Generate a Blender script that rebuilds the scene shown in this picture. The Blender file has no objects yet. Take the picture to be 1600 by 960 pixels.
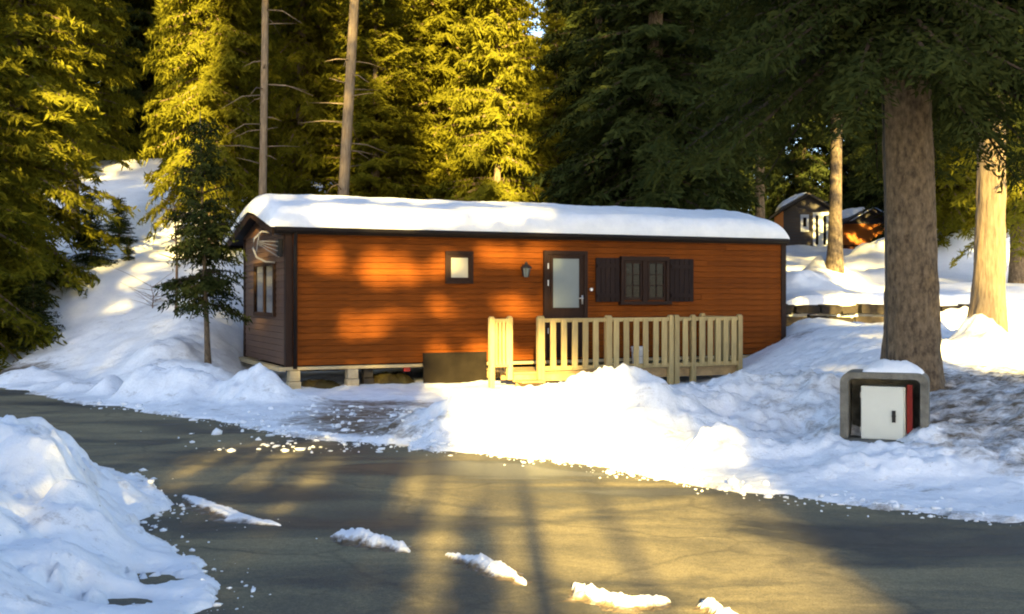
import bpy, bmesh, math, random
import numpy as np
from mathutils import Vector, Matrix
R = math.radians
sc = bpy.context.scene
col = sc.collection
random.seed(7)

# ------------------------------------------------------------------ camera
F, CX, HY, CZ = 1800.0, 800.0, 460.0, 1.6        # focal length in photo pixels, horizon row, eye height
cam_d = bpy.data.cameras.new('camera'); cam = bpy.data.objects.new('camera', cam_d); col.objects.link(cam)
cam.location = (0, 0, CZ); cam.rotation_euler = (R(90), 0, 0)
cam_d.sensor_width = 36; cam_d.lens = 36 * F / 1600; cam_d.shift_y = -(480 - HY) / 1600
cam_d.clip_start = 0.1; cam_d.clip_end = 2000
sc.camera = cam
# ------------------------------------------------------------------ sky, sun, exposure
SUN_EL, SUN_DX = 16.0, -0.02                      # light travels towards +Y, slightly to -X
w = bpy.data.worlds.new('World'); sc.world = w; w.use_nodes = True
nt = w.node_tree; bg = nt.nodes['Background']
sky = nt.nodes.new('ShaderNodeTexSky'); sky.sky_type = 'NISHITA'; sky.sun_disc = False
sky.sun_elevation = R(SUN_EL); sky.sun_rotation = math.atan2(-SUN_DX, -1.0)
sky.altitude = 1100; sky.air_density = 0.85; sky.dust_density = 2.2; sky.ozone_density = 1.0
nt.links.new(sky.outputs[0], bg.inputs[0]); bg.inputs[1].default_value = 0.06
sd = bpy.data.lights.new('sun', 'SUN'); sun = bpy.data.objects.new('sun', sd); col.objects.link(sun)
sd.energy = 5.0; sd.angle = R(0.55); sd.color = (1.0, 0.72, 0.22)
ldir = Vector((SUN_DX, 1.0, -math.tan(R(SUN_EL)) * math.hypot(1, SUN_DX))).normalized()
sun.rotation_euler = ldir.to_track_quat('-Z', 'Y').to_euler(); sun.location = (0, -30, 20)
sc.view_settings.view_transform = 'Standard'; sc.view_settings.look = 'None'
sc.view_settings.gamma = 1.0; sc.view_settings.use_curve_mapping = False
sc.view_settings.exposure = 3.12
sc.cycles.filter_width = 2.0
sc.cycles.max_bounces = 6; sc.cycles.transparent_max_bounces = 6

def at(px, py, Y):
    return Vector(((px - CX) / F * Y, Y, CZ - (py - HY) / F * Y))
def gnd(px, py, z=0.0):                          # point at height z seen at that pixel
    Y = (CZ - z) * F / (py - HY)
    return ((px - CX) / F * Y, Y)

# ------------------------------------------------------------------ materials
def mat(name, color, rough=0.7, var=0.0, scale=8.0, stretch=(1, 1, 1), bump=0.0, bscale=None, rnd=0.0, spec=0.3, metal=0.0,
        color2=None, detail=6.0):
    m = bpy.data.materials.new(name); m.use_nodes = True
    n, l = m.node_tree.nodes, m.node_tree.links
    b = n['Principled BSDF']; b.inputs['Roughness'].default_value = rough
    b.inputs['Specular IOR Level'].default_value = spec; b.inputs['Metallic'].default_value = metal
    tc = n.new('ShaderNodeTexCoord'); mp = n.new('ShaderNodeMapping'); mp.inputs['Scale'].default_value = stretch
    l.new(tc.outputs['Object'], mp.inputs[0])
    nz = n.new('ShaderNodeTexNoise'); nz.inputs['Scale'].default_value = scale; nz.inputs['Detail'].default_value = detail
    nz.inputs['Roughness'].default_value = 0.65
    l.new(mp.outputs[0], nz.inputs['Vector'])
    mx = n.new('ShaderNodeMix'); mx.data_type = 'RGBA'
    c2 = color2 if color2 else tuple(c * (1 - var) for c in color)
    c1 = color if color2 else tuple(min(1, c * (1 + var)) for c in color)
    mx.inputs[6].default_value = (*c2, 1); mx.inputs[7].default_value = (*c1, 1)
    rp = n.new('ShaderNodeMapRange'); rp.inputs[1].default_value = 0.3; rp.inputs[2].default_value = 0.7
    l.new(nz.outputs[0], rp.inputs[0]); l.new(rp.outputs[0], mx.inputs[0])
    out = mx.outputs[2]
    if rnd:
        oi = n.new('ShaderNodeObjectInfo'); hs = n.new('ShaderNodeHueSaturation')
        mr = n.new('ShaderNodeMapRange'); mr.inputs[3].default_value = 1 - rnd; mr.inputs[4].default_value = 1 + rnd
        l.new(oi.outputs['Random'], mr.inputs[0]); l.new(mr.outputs[0], hs.inputs['Value']); l.new(out, hs.inputs['Color'])
        out = hs.outputs[0]
    l.new(out, b.inputs['Base Color'])
    if bump:
        bp = n.new('ShaderNodeBump'); bp.inputs['Strength'].default_value = bump; bp.inputs['Distance'].default_value = 0.02
        nb = n.new('ShaderNodeTexNoise'); nb.inputs['Scale'].default_value = bscale or scale * 3; nb.inputs['Detail'].default_value = 5
        l.new(mp.outputs[0], nb.inputs['Vector']); l.new(nb.outputs[0], bp.inputs['Height']); l.new(bp.outputs[0], b.inputs['Normal'])
    return m

def foliage(name, c1, c2, trans=0.35):
    m = bpy.data.materials.new(name); m.use_nodes = True
    n, l = m.node_tree.nodes, m.node_tree.links
    n.remove(n['Principled BSDF']); out = n['Material Output']
    ge = n.new('ShaderNodeNewGeometry'); oi = n.new('ShaderNodeObjectInfo')
    mx = n.new('ShaderNodeMix'); mx.data_type = 'RGBA'
    mx.inputs[6].default_value = (*c1, 1); mx.inputs[7].default_value = (*c2, 1)
    l.new(ge.outputs['Random Per Island'], mx.inputs[0])
    hs = n.new('ShaderNodeHueSaturation'); mr = n.new('ShaderNodeMapRange')
    mr.inputs[3].default_value = 0.75; mr.inputs[4].default_value = 1.15
    l.new(oi.outputs['Random'], mr.inputs[0]); l.new(mr.outputs[0], hs.inputs['Value']); l.new(mx.outputs[2], hs.inputs['Color'])
    d = n.new('ShaderNodeBsdfDiffuse'); t = n.new('ShaderNodeBsdfTranslucent'); ms = n.new('ShaderNodeMixShader')
    ms.inputs[0].default_value = trans
    l.new(hs.outputs[0], d.inputs[0]); l.new(hs.outputs[0], t.inputs[0])
    l.new(d.outputs[0], ms.inputs[1]); l.new(t.outputs[0], ms.inputs[2]); l.new(ms.outputs[0], out.inputs[0])
    return m

def glass(name, color, rough=0.06, spec=0.6):
    return mat(name, color, rough, 0.15, 3.0, spec=spec)

M = {}
M['clad'] = mat('orange_brown_cladding', (0.145, 0.038, 0.0042), 0.7, 0.38, 4, (0.7, 1, 11), 0.3, 30, 0.15, 0.08)
M['clad_end'] = mat('weathered_brown_cladding', (0.085, 0.045, 0.028), 0.6, 0.25, 5, (1, 0.6, 14), 0.25, 30, 0.10, 0.45)  # end wall boards in a greyer brown than the front
M['core'] = mat('dark_sheathing', (0.06, 0.018, 0.005), 0.8, 0.2)
M['dark'] = mat('dark_brown_paint', (0.024, 0.012, 0.008), 0.6, 0.2, 10, (1, 1, 0.2), 0.1, spec=0.12)
M['fascia'] = mat('dark_fascia', (0.012, 0.009, 0.008), 0.6, 0.2, spec=0.1)
M['shutter'] = mat('shutter_paint', (0.019, 0.012, 0.011), 0.7, 0.2, 9, (4, 1, 0.4), 0.15, None, 0.12, 0.1)
M['gable'] = mat('gable_boards', (0.10, 0.045, 0.02), 0.6, 0.3, 6, (5, 5, 0.5), 0.15, None, 0.18)
M['frost'] = mat('frosted_pane', (0.125, 0.155, 0.17), 0.3, 0.08, 2, spec=0.5)
M['blind'] = mat('pale_blind_pane', (0.33, 0.31, 0.24), 0.25, 0.06, 2, spec=0.5)
M['glass'] = glass('dark_glass', (0.006, 0.005, 0.005), 0.12, 0.18)
M['metal'] = mat('grey_metal', (0.42, 0.42, 0.42), 0.35, 0.12, 15, spec=0.5, metal=0.6)
M['alu'] = mat('dull_aluminium', (0.22, 0.21, 0.20), 0.5, 0.2, 15, spec=0.4)
M['white'] = mat('white_plastic', (0.72, 0.73, 0.72), 0.4, 0.05)
M['pine'] = mat('treated_pine', (0.36, 0.27, 0.115), 0.7, 0.22, 7, (6, 6, 0.6), 0.2, None, 0.14)
M['deckwood'] = mat('deck_boards', (0.30, 0.20, 0.09), 0.75, 0.3, 6, (1, 6, 1), 0.2, None, 0.15)
M['beam'] = mat('pale_floor_beam', (0.38, 0.30, 0.17), 0.7, 0.25, 6, (0.5, 4, 4), 0.15)
M['block'] = mat('concrete_block', (0.30, 0.26, 0.19), 0.85, 0.25, 9, bump=0.3)
M['blockdark'] = mat('dark_jack', (0.035, 0.03, 0.028), 0.7, 0.3)
M['panel'] = mat('dark_skirting_panel', (0.012, 0.009, 0.006), 0.8, 0.35, 4, spec=0.1)
M['moss'] = mat('mossy_earth', (0.115, 0.095, 0.025), 0.95, 0.0, 7, bump=0.9, bscale=25, color2=(0.05, 0.032, 0.015))
M['red'] = mat('red_paint', (0.33, 0.022, 0.018), 0.5, 0.15)
M['concrete'] = mat('weathered_concrete', (0.13, 0.125, 0.105), 0.9, 0.4, 9, bump=0.4, bscale=45)
M['cabinet'] = mat('cabinet_grey', (0.54, 0.56, 0.50), 0.45, 0.05, 3)
M['black'] = mat('black_rubber', (0.012, 0.012, 0.013), 0.5, 0.1)
M['stone'] = mat('dark_wall_stone', (0.024, 0.019, 0.015), 0.9, 0.35, 6, bump=0.6, rnd=0.3)  # dark stone, deepened further to carry shade under the snow lip
M['bark'] = mat('spruce_bark', (0.20, 0.155, 0.105), 0.95, 0.0, 9, (2.2, 2.2, 1.1), 1.0, 16, 0.1, 0.1, color2=(0.035, 0.026, 0.02), detail=12.0)
M['barkpale'] = mat('pale_grey_bark', (0.27, 0.21, 0.14), 0.95, 0.0, 8, (4, 4, 0.5), 0.8, 14, 0.1, 0.1, color2=(0.11, 0.08, 0.055))
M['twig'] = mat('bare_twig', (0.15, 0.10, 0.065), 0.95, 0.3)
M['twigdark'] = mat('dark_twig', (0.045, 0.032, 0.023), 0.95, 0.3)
M['farwall'] = mat('far_chalet_wall', (0.055, 0.05, 0.05), 0.7, 0.2, 6, (1, 1, 12))
M['farorange'] = mat('far_orange_wall', (0.38, 0.12, 0.02), 0.6, 0.2, 6, (1, 1, 12))
M['farwhite'] = mat('far_white_door', (0.62, 0.66, 0.70), 0.5, 0.05)
M['needle'] = foliage('spruce_needles', (0.12, 0.12, 0.012), (0.22, 0.21, 0.02), 0.5)  # needle colour raised to carry sunlight on the golden trees
M['needle_dark'] = foliage('dark_spruce_needles', (0.030, 0.042, 0.014), (0.052, 0.064, 0.018), 0.3)  # the same needles, shade put into the colour

def snow_material(name, dirt_attr):
    m = bpy.data.materials.new(name); m.use_nodes = True
    n, l = m.node_tree.nodes, m.node_tree.links
    b = n['Principled BSDF']; b.inputs['Roughness'].default_value = 0.6; b.inputs['Specular IOR Level'].default_value = 0.25
    tc = n.new('ShaderNodeTexCoord')
    nz = n.new('ShaderNodeTexNoise'); nz.inputs['Scale'].default_value = 2.2; nz.inputs['Detail'].default_value = 9; nz.inputs['Roughness'].default_value = 0.72
    l.new(tc.outputs['Object'], nz.inputs['Vector'])
    mr = n.new('ShaderNodeMapRange'); mr.inputs[1].default_value = 0.3; mr.inputs[2].default_value = 0.7
    l.new(nz.outputs[0], mr.inputs[0])
    base = n.new('ShaderNodeMix'); base.data_type = 'RGBA'
    base.inputs[6].default_value = (0.70, 0.73, 0.77, 1); base.inputs[7].default_value = (0.86, 0.88, 0.90, 1)
    l.new(mr.outputs[0], base.inputs[0]); out = base.outputs[2]
    if dirt_attr:
        at_ = n.new('ShaderNodeAttribute'); at_.attribute_name = 'dirt'
        n2 = n.new('ShaderNodeTexNoise'); n2.inputs['Scale'].default_value = 3.4; n2.inputs['Detail'].default_value = 10; n2.inputs['Roughness'].default_value = 0.78
        mp = n.new('ShaderNodeMapping'); mp.inputs['Scale'].default_value = (0.8, 1.6, 1.5)
        l.new(tc.outputs['Object'], mp.inputs[0]); l.new(mp.outputs[0], n2.inputs['Vector'])
        # dirty where noise < attribute
        sub = n.new('ShaderNodeMath'); sub.operation = 'SUBTRACT'
        l.new(at_.outputs['Fac'], sub.inputs[0]); l.new(n2.outputs[0], sub.inputs[1])
        m2 = n.new('ShaderNodeMapRange'); m2.inputs[1].default_value = -0.10; m2.inputs[2].default_value = 0.12
        l.new(sub.outputs[0], m2.inputs[0])
        dc = n.new('ShaderNodeMix'); dc.data_type = 'RGBA'
        dc.inputs[6].default_value = (0.20, 0.16, 0.11, 1); dc.inputs[7].default_value = (0.05, 0.035, 0.022, 1)
        n3 = n.new('ShaderNodeTexNoise'); n3.inputs['Scale'].default_value = 14; n3.inputs['Detail'].default_value = 6
        l.new(tc.outputs['Object'], n3.inputs['Vector']); l.new(n3.outputs[0], dc.inputs[0])
        mx = n.new('ShaderNodeMix'); mx.data_type = 'RGBA'
        l.new(m2.outputs[0], mx.inputs[0]); l.new(out, mx.inputs[6]); l.new(dc.outputs[2], mx.inputs[7]); out = mx.outputs[2]
        # scattered needles and grit
        n4 = n.new('ShaderNodeTexVoronoi'); n4.inputs['Scale'].default_value = 11
        l.new(tc.outputs['Object'], n4.inputs['Vector'])
        lt = n.new('ShaderNodeMath'); lt.operation = 'LESS_THAN'; lt.inputs[1].default_value = 0.07
        l.new(n4.outputs['Distance'], lt.inputs[0])
        mu = n.new('ShaderNodeMath'); mu.operation = 'MULTIPLY'; l.new(lt.outputs[0], mu.inputs[0])
        gt = n.new('ShaderNodeMapRange'); gt.inputs[1].default_value = 0.45; gt.inputs[2].default_value = 0.65; gt.inputs[4].default_value = 0.7
        l.new(nz.outputs[0], gt.inputs[0]); l.new(gt.outputs[0], mu.inputs[1])
        m5 = n.new('ShaderNodeMix'); m5.data_type = 'RGBA'; m5.inputs[7].default_value = (0.12, 0.085, 0.05, 1)
        l.new(mu.outputs[0], m5.inputs[0]); l.new(out, m5.inputs[6]); out = m5.outputs[2]
    l.new(out, b.inputs['Base Color'])
    bp = n.new('ShaderNodeBump'); bp.inputs['Strength'].default_value = 0.55; bp.inputs['Distance'].default_value = 0.05
    nb = n.new('ShaderNodeTexNoise'); nb.inputs['Scale'].default_value = 7; nb.inputs['Detail'].default_value = 8; nb.inputs['Roughness'].default_value = 0.7
    l.new(tc.outputs['Object'], nb.inputs['Vector']); l.new(nb.outputs[0], bp.inputs['Height']); l.new(bp.outputs[0], b.inputs['Normal'])
    return m
M['snow'] = snow_material('snow_with_dirt', True)
M['cleansnow'] = snow_material('clean_snow', False)

def asphalt():
    m = bpy.data.materials.new('asphalt'); m.use_nodes = True
    n, l = m.node_tree.nodes, m.node_tree.links
    b = n['Principled BSDF']; b.inputs['Specular IOR Level'].default_value = 0.25
    tc = n.new('ShaderNodeTexCoord')
    big = n.new('ShaderNodeTexNoise'); big.inputs['Scale'].default_value = 0.55; big.inputs['Detail'].default_value = 7; big.inputs['Roughness'].default_value = 0.62; big.inputs['Distortion'].default_value = 0.6
    mp = n.new('ShaderNodeMapping'); mp.inputs['Scale'].default_value = (0.8, 1.7, 1); mp.inputs['Rotation'].default_value = (0, 0, R(20))
    l.new(tc.outputs['Object'], mp.inputs[0]); l.new(mp.outputs[0], big.inputs['Vector'])
    cr = n.new('ShaderNodeValToRGB'); e = cr.color_ramp.elements
    e[0].position = 0.41; e[0].color = (0.055, 0.054, 0.046, 1); e[1].position = 0.59; e[1].color = (0.20, 0.17, 0.10, 1)
    l.new(big.outputs[0], cr.inputs[0])
    fine = n.new('ShaderNodeTexNoise'); fine.inputs['Scale'].default_value = 22; fine.inputs['Detail'].default_value = 9; fine.inputs['Roughness'].default_value = 0.8
    l.new(tc.outputs['Object'], fine.inputs['Vector'])
    mx = n.new('ShaderNodeMix'); mx.data_type = 'RGBA'; mx.blend_type = 'OVERLAY'; mx.inputs[0].default_value = 0.8
    l.new(cr.outputs[0], mx.inputs[6]); l.new(fine.outputs[0], mx.inputs[7]); out = mx.outputs[2]
    gr = n.new('ShaderNodeTexNoise'); gr.inputs['Scale'].default_value = 95; gr.inputs['Detail'].default_value = 3
    l.new(tc.outputs['Object'], gr.inputs['Vector'])
    gx = n.new('ShaderNodeMix'); gx.data_type = 'RGBA'; gx.blend_type = 'OVERLAY'; gx.inputs[0].default_value = 0.75
    l.new(out, gx.inputs[6]); l.new(gr.outputs[0], gx.inputs[7]); out = gx.outputs[2]
    wob = n.new('ShaderNodeTexNoise'); wob.inputs['Scale'].default_value = 1.6; wob.inputs['Detail'].default_value = 6
    l.new(tc.outputs['Object'], wob.inputs['Vector'])
    wm = n.new('ShaderNodeMix'); wm.data_type = 'RGBA'; wm.inputs[0].default_value = 0.35
    l.new(tc.outputs['Object'], wm.inputs[6]); l.new(wob.outputs['Color'], wm.inputs[7])
    ck = n.new('ShaderNodeTexVoronoi'); ck.feature = 'DISTANCE_TO_EDGE'; ck.inputs['Scale'].default_value = 0.75
    l.new(wm.outputs[2], ck.inputs['Vector'])
    cl = n.new('ShaderNodeMapRange'); cl.inputs[1].default_value = 0.004; cl.inputs[2].default_value = 0.016; cl.inputs[3].default_value = 0.55; cl.inputs[4].default_value = 0.0
    l.new(ck.outputs['Distance'], cl.inputs[0])
    cx = n.new('ShaderNodeMix'); cx.data_type = 'RGBA'; cx.inputs[7].default_value = (0.03, 0.028, 0.025, 1)
    cm = n.new('ShaderNodeMath'); cm.operation = 'MULTIPLY'; l.new(cl.outputs[0], cm.inputs[0]); l.new(wob.outputs[0], cm.inputs[1])
    l.new(cm.outputs[0], cx.inputs[0]); l.new(out, cx.inputs[6]); out = cx.outputs[2]
    v = n.new('ShaderNodeTexVoronoi'); v.inputs['Scale'].default_value = 9
    l.new(tc.outputs['Object'], v.inputs['Vector'])
    lt = n.new('ShaderNodeMath'); lt.operation = 'LESS_THAN'; lt.inputs[1].default_value = 0.06; l.new(v.outputs['Distance'], lt.inputs[0])
    sl = n.new('ShaderNodeMix'); sl.data_type = 'RGBA'; sl.inputs[7].default_value = (0.22, 0.19, 0.13, 1)
    ml = n.new('ShaderNodeMath'); ml.operation = 'MULTIPLY'; ml.inputs[1].default_value = 0.55; l.new(lt.outputs[0], ml.inputs[0])
    l.new(ml.outputs[0], sl.inputs[0]); l.new(out, sl.inputs[6]); l.new(sl.outputs[2], b.inputs['Base Color'])
    rr = n.new('ShaderNodeMapRange'); rr.inputs[1].default_value = 0.38; rr.inputs[2].default_value = 0.55; rr.inputs[3].default_value = 0.45; rr.inputs[4].default_value = 0.9
    l.new(big.outputs[0], rr.inputs[0]); l.new(rr.outputs[0], b.inputs['Roughness'])
    bp = n.new('ShaderNodeBump'); bp.inputs['Strength'].default_value = 0.5; bp.inputs['Distance'].default_value = 0.012
    l.new(fine.outputs[0], bp.inputs['Height']); l.new(bp.outputs[0], b.inputs['Normal'])
    return m
M['asphalt'] = asphalt()

# ------------------------------------------------------------------ mesh helpers
def tag(o, label=None, cat=None, group=None, kind=None):
    if label: o['label'] = label
    if cat: o['category'] = cat
    if group: o['group'] = group
    if kind: o['kind'] = kind
    return o
def empty(name, loc, rz=0.0):
    o = bpy.data.objects.new(name, None); o.empty_display_size = 0.2
    o.location = loc; o.rotation_euler = (0, 0, rz); col.objects.link(o); return o
def link(name, me, m=None, parent=None, loc=None, rot=None, scale=None):
    o = bpy.data.objects.new(name, me); col.objects.link(o)
    if m is not None and not me.materials: me.materials.append(m)
    if parent: o.parent = parent
    if loc is not None: o.location = loc
    if rot is not None: o.rotation_euler = rot
    if scale is not None: o.scale = scale
    return o
class MB:
    def __init__(s): s.v = []; s.f = []
    def box(s, x0, x1, y0, y1, z0, z1):
        i = len(s.v)
        s.v += [(x0,y0,z0),(x1,y0,z0),(x1,y1,z0),(x0,y1,z0),(x0,y0,z1),(x1,y0,z1),(x1,y1,z1),(x0,y1,z1)]
        s.f += [tuple(i+k for k in q) for q in ((0,3,2,1),(4,5,6,7),(0,1,5,4),(1,2,6,5),(2,3,7,6),(3,0,4,7))]
        return s
    def poly_prism(s, pts, y0, y1):               # pts in (x,z), extruded in y
        i = len(s.v); n = len(pts)
        s.v += [(x, y0, z) for x, z in pts] + [(x, y1, z) for x, z in pts]
        s.f.append(tuple(range(i, i+n))); s.f.append(tuple(range(i+2*n-1, i+n-1, -1)))
        for k in range(n):
            s.f.append((i+k, i+n+k, i+n+(k+1) % n, i+(k+1) % n))
        return s
    def prism_x(s, pts, x0, x1):                  # pts in (y,z), extruded in x
        i = len(s.v); n = len(pts)
        s.v += [(x0, y, z) for y, z in pts] + [(x1, y, z) for y, z in pts]
        s.f.append(tuple(range(i+n-1, i-1, -1))); s.f.append(tuple(range(i+n, i+2*n)))
        for k in range(n):
            s.f.append((i+k, i+(k+1) % n, i+n+(k+1) % n, i+n+k))
        return s
    def tube(s, pts, rad, n=8, wob=0.0, rng=random):
        pts = [Vector(p) for p in pts]; i0 = len(s.v)
        rads = rad if isinstance(rad, (list, tuple)) else [rad]*len(pts)
        for k, p in enumerate(pts):
            d = (pts[min(k+1, len(pts)-1)] - pts[max(k-1, 0)]).normalized()
            a = d.cross(Vector((0, 0, 1))) if abs(d.z) < 0.9 else d.cross(Vector((1, 0, 0)))
            a.normalize(); b = d.cross(a)
            for j in range(n):
                t = 2*math.pi*j/n; r = rads[k]*(1+wob*(rng.random()-.5))
                s.v.append(tuple(p + a*math.cos(t)*r + b*math.sin(t)*r))
        for k in range(len(pts)-1):
            for j in range(n):
                s.f.append((i0+k*n+j, i0+k*n+(j+1) % n, i0+(k+1)*n+(j+1) % n, i0+(k+1)*n+j))
        s.f.append(tuple(i0+j for j in range(n-1, -1, -1))); e = i0+(len(pts)-1)*n
        s.f.append(tuple(e+j for j in range(n)))
        return s
    def mesh(s, name, m=None, smooth=False):
        me = bpy.data.meshes.new(name); me.from_pydata(s.v, [], s.f); me.update()
        bm = bmesh.new(); bm.from_mesh(me); bmesh.ops.recalc_face_normals(bm, faces=bm.faces); bm.to_mesh(me); bm.free()
        if smooth: me.polygons.foreach_set('use_smooth', [True]*len(me.polygons))
        if m: me.materials.append(m)
        return me
    def build(s, name, m, parent=None, smooth=False, bevel=0.0, loc=None):
        o = link(name, s.mesh(name, m, smooth), None, parent, loc)
        if bevel:
            bv = o.modifiers.new('bevel', 'BEVEL'); bv.width = bevel; bv.segments = 2; bv.limit_method = 'ANGLE'
        return o
def box(name, m, parent, x0, x1, y0, y1, z0, z1, bevel=0.0):
    return MB().box(x0, x1, y0, y1, z0, z1).build(name, m, parent, bevel=bevel)

# numpy noise
def _h(ix, iy, seed):
    n = (ix.astype(np.int64)*374761393 + iy.astype(np.int64)*668265263 + seed*1442695041) & 0x7fffffff
    n = ((n ^ (n >> 13)) * 1274126177) & 0x7fffffff
    return ((n ^ (n >> 16)) & 0xffff) / 65535.0
def vnoise(x, y, seed=0):
    ix, iy = np.floor(x), np.floor(y); fx, fy = x-ix, y-iy
    fx = fx*fx*(3-2*fx); fy = fy*fy*(3-2*fy)
    a, b = _h(ix, iy, seed), _h(ix+1, iy, seed); c, d = _h(ix, iy+1, seed), _h(ix+1, iy+1, seed)
    return (a*(1-fx)+b*fx)*(1-fy) + (c*(1-fx)+d*fx)*fy
def fbm(x, y, seed=0, oct=4, gain=0.5):
    s = 0; a = 1; t = 0
    for o in range(oct):
        s = s + a*(vnoise(x, y, seed+o*17)-0.5); t += a; a *= gain; x = x*2.03+7.1; y = y*2.03+3.7
    return s/t*2
def ss(a, b, x):
    t = np.clip((x-a)/(b-a), 0, 1); return t*t*(3-2*t)
def poly_sd(px, py, poly):                        # signed distance, positive inside
    d = np.full(px.shape, 1e9); ins = np.zeros(px.shape, bool); n = len(poly)
    for i in range(n):
        (ax, ay), (bx, by) = poly[i], poly[(i+1) % n]
        ex, ey = bx-ax, by-ay; L2 = ex*ex+ey*ey
        t = np.clip(((px-ax)*ex+(py-ay)*ey)/L2, 0, 1)
        d = np.minimum(d, np.hypot(px-ax-t*ex, py-ay-t*ey))
        c = (ay > py) != (by > py)
        with np.errstate(divide='ignore', invalid='ignore'):
            ins ^= c & (px < (bx-ax)*(py-ay)/((by-ay) if by != ay else 1e-9)+ax)
    return np.where(ins, d, -d)

# ------------------------------------------------------------------ terrain
far_px = [(-700, 548), (-350, 572), (0, 607), (130, 632), (300, 655), (460, 683), (600, 698), (780, 716), (920, 726), (1010, 748),
          (1200, 778), (1400, 800), (1600, 818), (2000, 846), (2600, 880)]
far_edge = [gnd(*p) for p in far_px]
FAR = far_edge + [(60, 3.0), (200, 3.0), (200, 400), (-300, 400), (-300, 60)]
NEAR = [(-3.5, 10.4), (-2.95, 9.4), (-2.44, 8.55), (-2.6, 8.0), (-2.15, 7.4), (-1.8, 6.8), (-1.6, 6.3), (-1.5, 5.7), (-1.2, 4.5), (-0.9, 2),
        (-0.9, -3.5), (-60, -3.5), (-60, 20), (-14, 14.4), (-8, 12.3)]
BACK = [(-0.9, -3.5), (60, -3.5), (200, -3.5), (200, -150), (-200, -150), (-200, -3.5)]
CH_A = (-3.62, 18.6); CH_ROT = math.atan2(4.0, 8.94)
def heaps():
    H = []
    def g(px, py, Y, r, rx=None, top=True, k=1.0):   # a heap whose top shows at that pixel
        p = at(px, py, Y); H.append((p.x, p.y, p.z, rx or r, r, k))
    return g, H
def terrain(x, y):
    sdF = poly_sd(x, y, FAR); sdN = poly_sd(x, y, NEAR); sdB = poly_sd(x, y, BACK)
    n1 = fbm(x*1.3, y*1.3, 3, 5, 0.55); n2 = fbm(x*5, y*5, 11, 4, 0.6); n0 = fbm(x*.35, y*.35, 29, 3)
    # ground beyond the road
    left = ss(-4.5, -6.4, x); right = ss(2.2, 5.2, x - 0.12*(y-12))
    base = 0.02 + 0.0*x
    berm = ss(0.6, 5.2, sdF)*1.6
    hl = np.where(y < 24, 1.55, 1.55 + 0.222*(np.minimum(y, 50)-24) + 0.06*np.maximum(0, y-50))
    gl = np.minimum(berm, hl) + np.where(y > 24, hl-1.55, 0)
    gr = 0.62*ss(0.8, 3.6, sdF) + 0.36*ss(13, 20, y) - .50*np.exp(-((y-25.3)/1.0)**2)*(y < 25.95) + ss(25.95, 26.15, y)*0.6 + 0.075*np.clip(y-26.2, 0, 30) + 0.06*np.maximum(0, y-56)
    gc = 0.05 + 0.30*ss(22, 25, y) + np.clip(y-25, 0, 31)*0.16 + 0.06*np.maximum(0, y-56)
    g = gl*left + gr*right*(1-left) + gc*(1-left)*(1-right)
    # snow bank ridge between road and deck
    cx = np.interp(x, [-1.7, -1.0, -0.2, 0.6, 1.6, 2.6, 4.0, 5.5], [12.3, 12.6, 12.9, 12.9, 13.0, 13.4, 13.8, 14.2])
    ch = np.interp(x, [-1.9, -1.45, -1.0, -.5, 0.2, 0.8, 1.35, 1.9, 2.6, 3.4, 4.4, 6], [0, .26, .35, .42, .60, .66, .65, .56, .57, .56, .3, 0])
    dy = y-cx
    wf = np.interp(x, [-1.5, 0.5, 2, 4], [0.9, 1.0, 1.3, 1.9])
    ridge = ch*np.exp(-(np.abs(dy)/np.where(dy < 0, wf, 0.9))**2.4)*(1+0.22*n1+0.10*n2)
    g = np.maximum(g, ridge) + 0.15*np.minimum(g, ridge)
    # single heaps: x, y, height, rx, ry
    for hx, hy, hz, rx, ry in HEAPS:
        q = ((x-hx)/rx)**2 + ((y-hy)/ry)**2
        q = np.minimum(q, 30)
        g = g + hz*np.exp(-q**1.25)*(1+0.35*n1+0.2*n2)
    ch1 = np.abs(fbm(x*3.1, y*3.1, 51, 4, .6)); ch2 = fbm(x*11, y*11, 57, 3, .6)
    e = sdF + 0.28*n1 + 0.10*n2
    thin = np.exp(-((x+2.1)/1.3)**2)*ss(18.3, 16.5, y)      # trodden drive in front of the chalet
    edge = ss(-0.02, 1.1, e)
    hF = -0.045 + 0.075*ss(0.0, 0.12, e) + g*edge + (0.02 + 0.05*edge*(1-thin))*n1*ss(0, .6, e) + 0.018*n2*ss(0, .3, e)
    hF = hF + np.where(y > 24, 0.25*n0*ss(24, 30, y), 0) + 0.05*n0*ss(1, 3, sdF)
    rough = ss(0.1, .7, e)*ss(26, 18, y)*(1-.6*thin)*ss(.02, .25, g)
    hF = hF + rough*(-.13*ch1 + .022*ch2 + .04)
    hF = np.maximum(hF, 0.025*ss(0.3, 0.9, sdF) - 0.045*(1-ss(0.3, .9, sdF)))
    # near-left pile
    eN = sdN + 0.20*n1 + 0.10*n2
    pile = np.zeros_like(x)
    for hx, hy, hz, rx, ry in PILE:
        q = ((x-hx)/rx)**2 + ((y-hy)/ry)**2
        pile = np.maximum(pile, hz*np.exp(-np.minimum(q, 30)**1.4))
    lum = fbm(x*2.1+4, y*2.1, 41, 3)
    hN = -0.045 + 0.085*ss(0.0, 0.10, eN) + pile*ss(0, .7, eN)*(1+0.30*lum+0.12*n2) + 0.035*n1*ss(0, .5, eN) + 0.022*n2*ss(0, .2, eN)
    hN = hN + ss(.1, .6, eN)*(-.16*ch1*ss(.05, .4, pile) + .020*ch2 + .04*ss(.05, .4, pile))
    hole = np.exp(-(((x+2.05)/.22)**2+((y-6.45)/.20)**2)) + np.exp(-(((x+2.25)/.42)**2+((y-5.95)/.12)**2))
    hN = hN - 0.20*hole*np.clip(.15+1.5*n1+2.4*n2, 0, 1.4)
    hB = -0.045 + 0.25*ss(0, 1.5, sdB) + 0.05*n1
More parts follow.
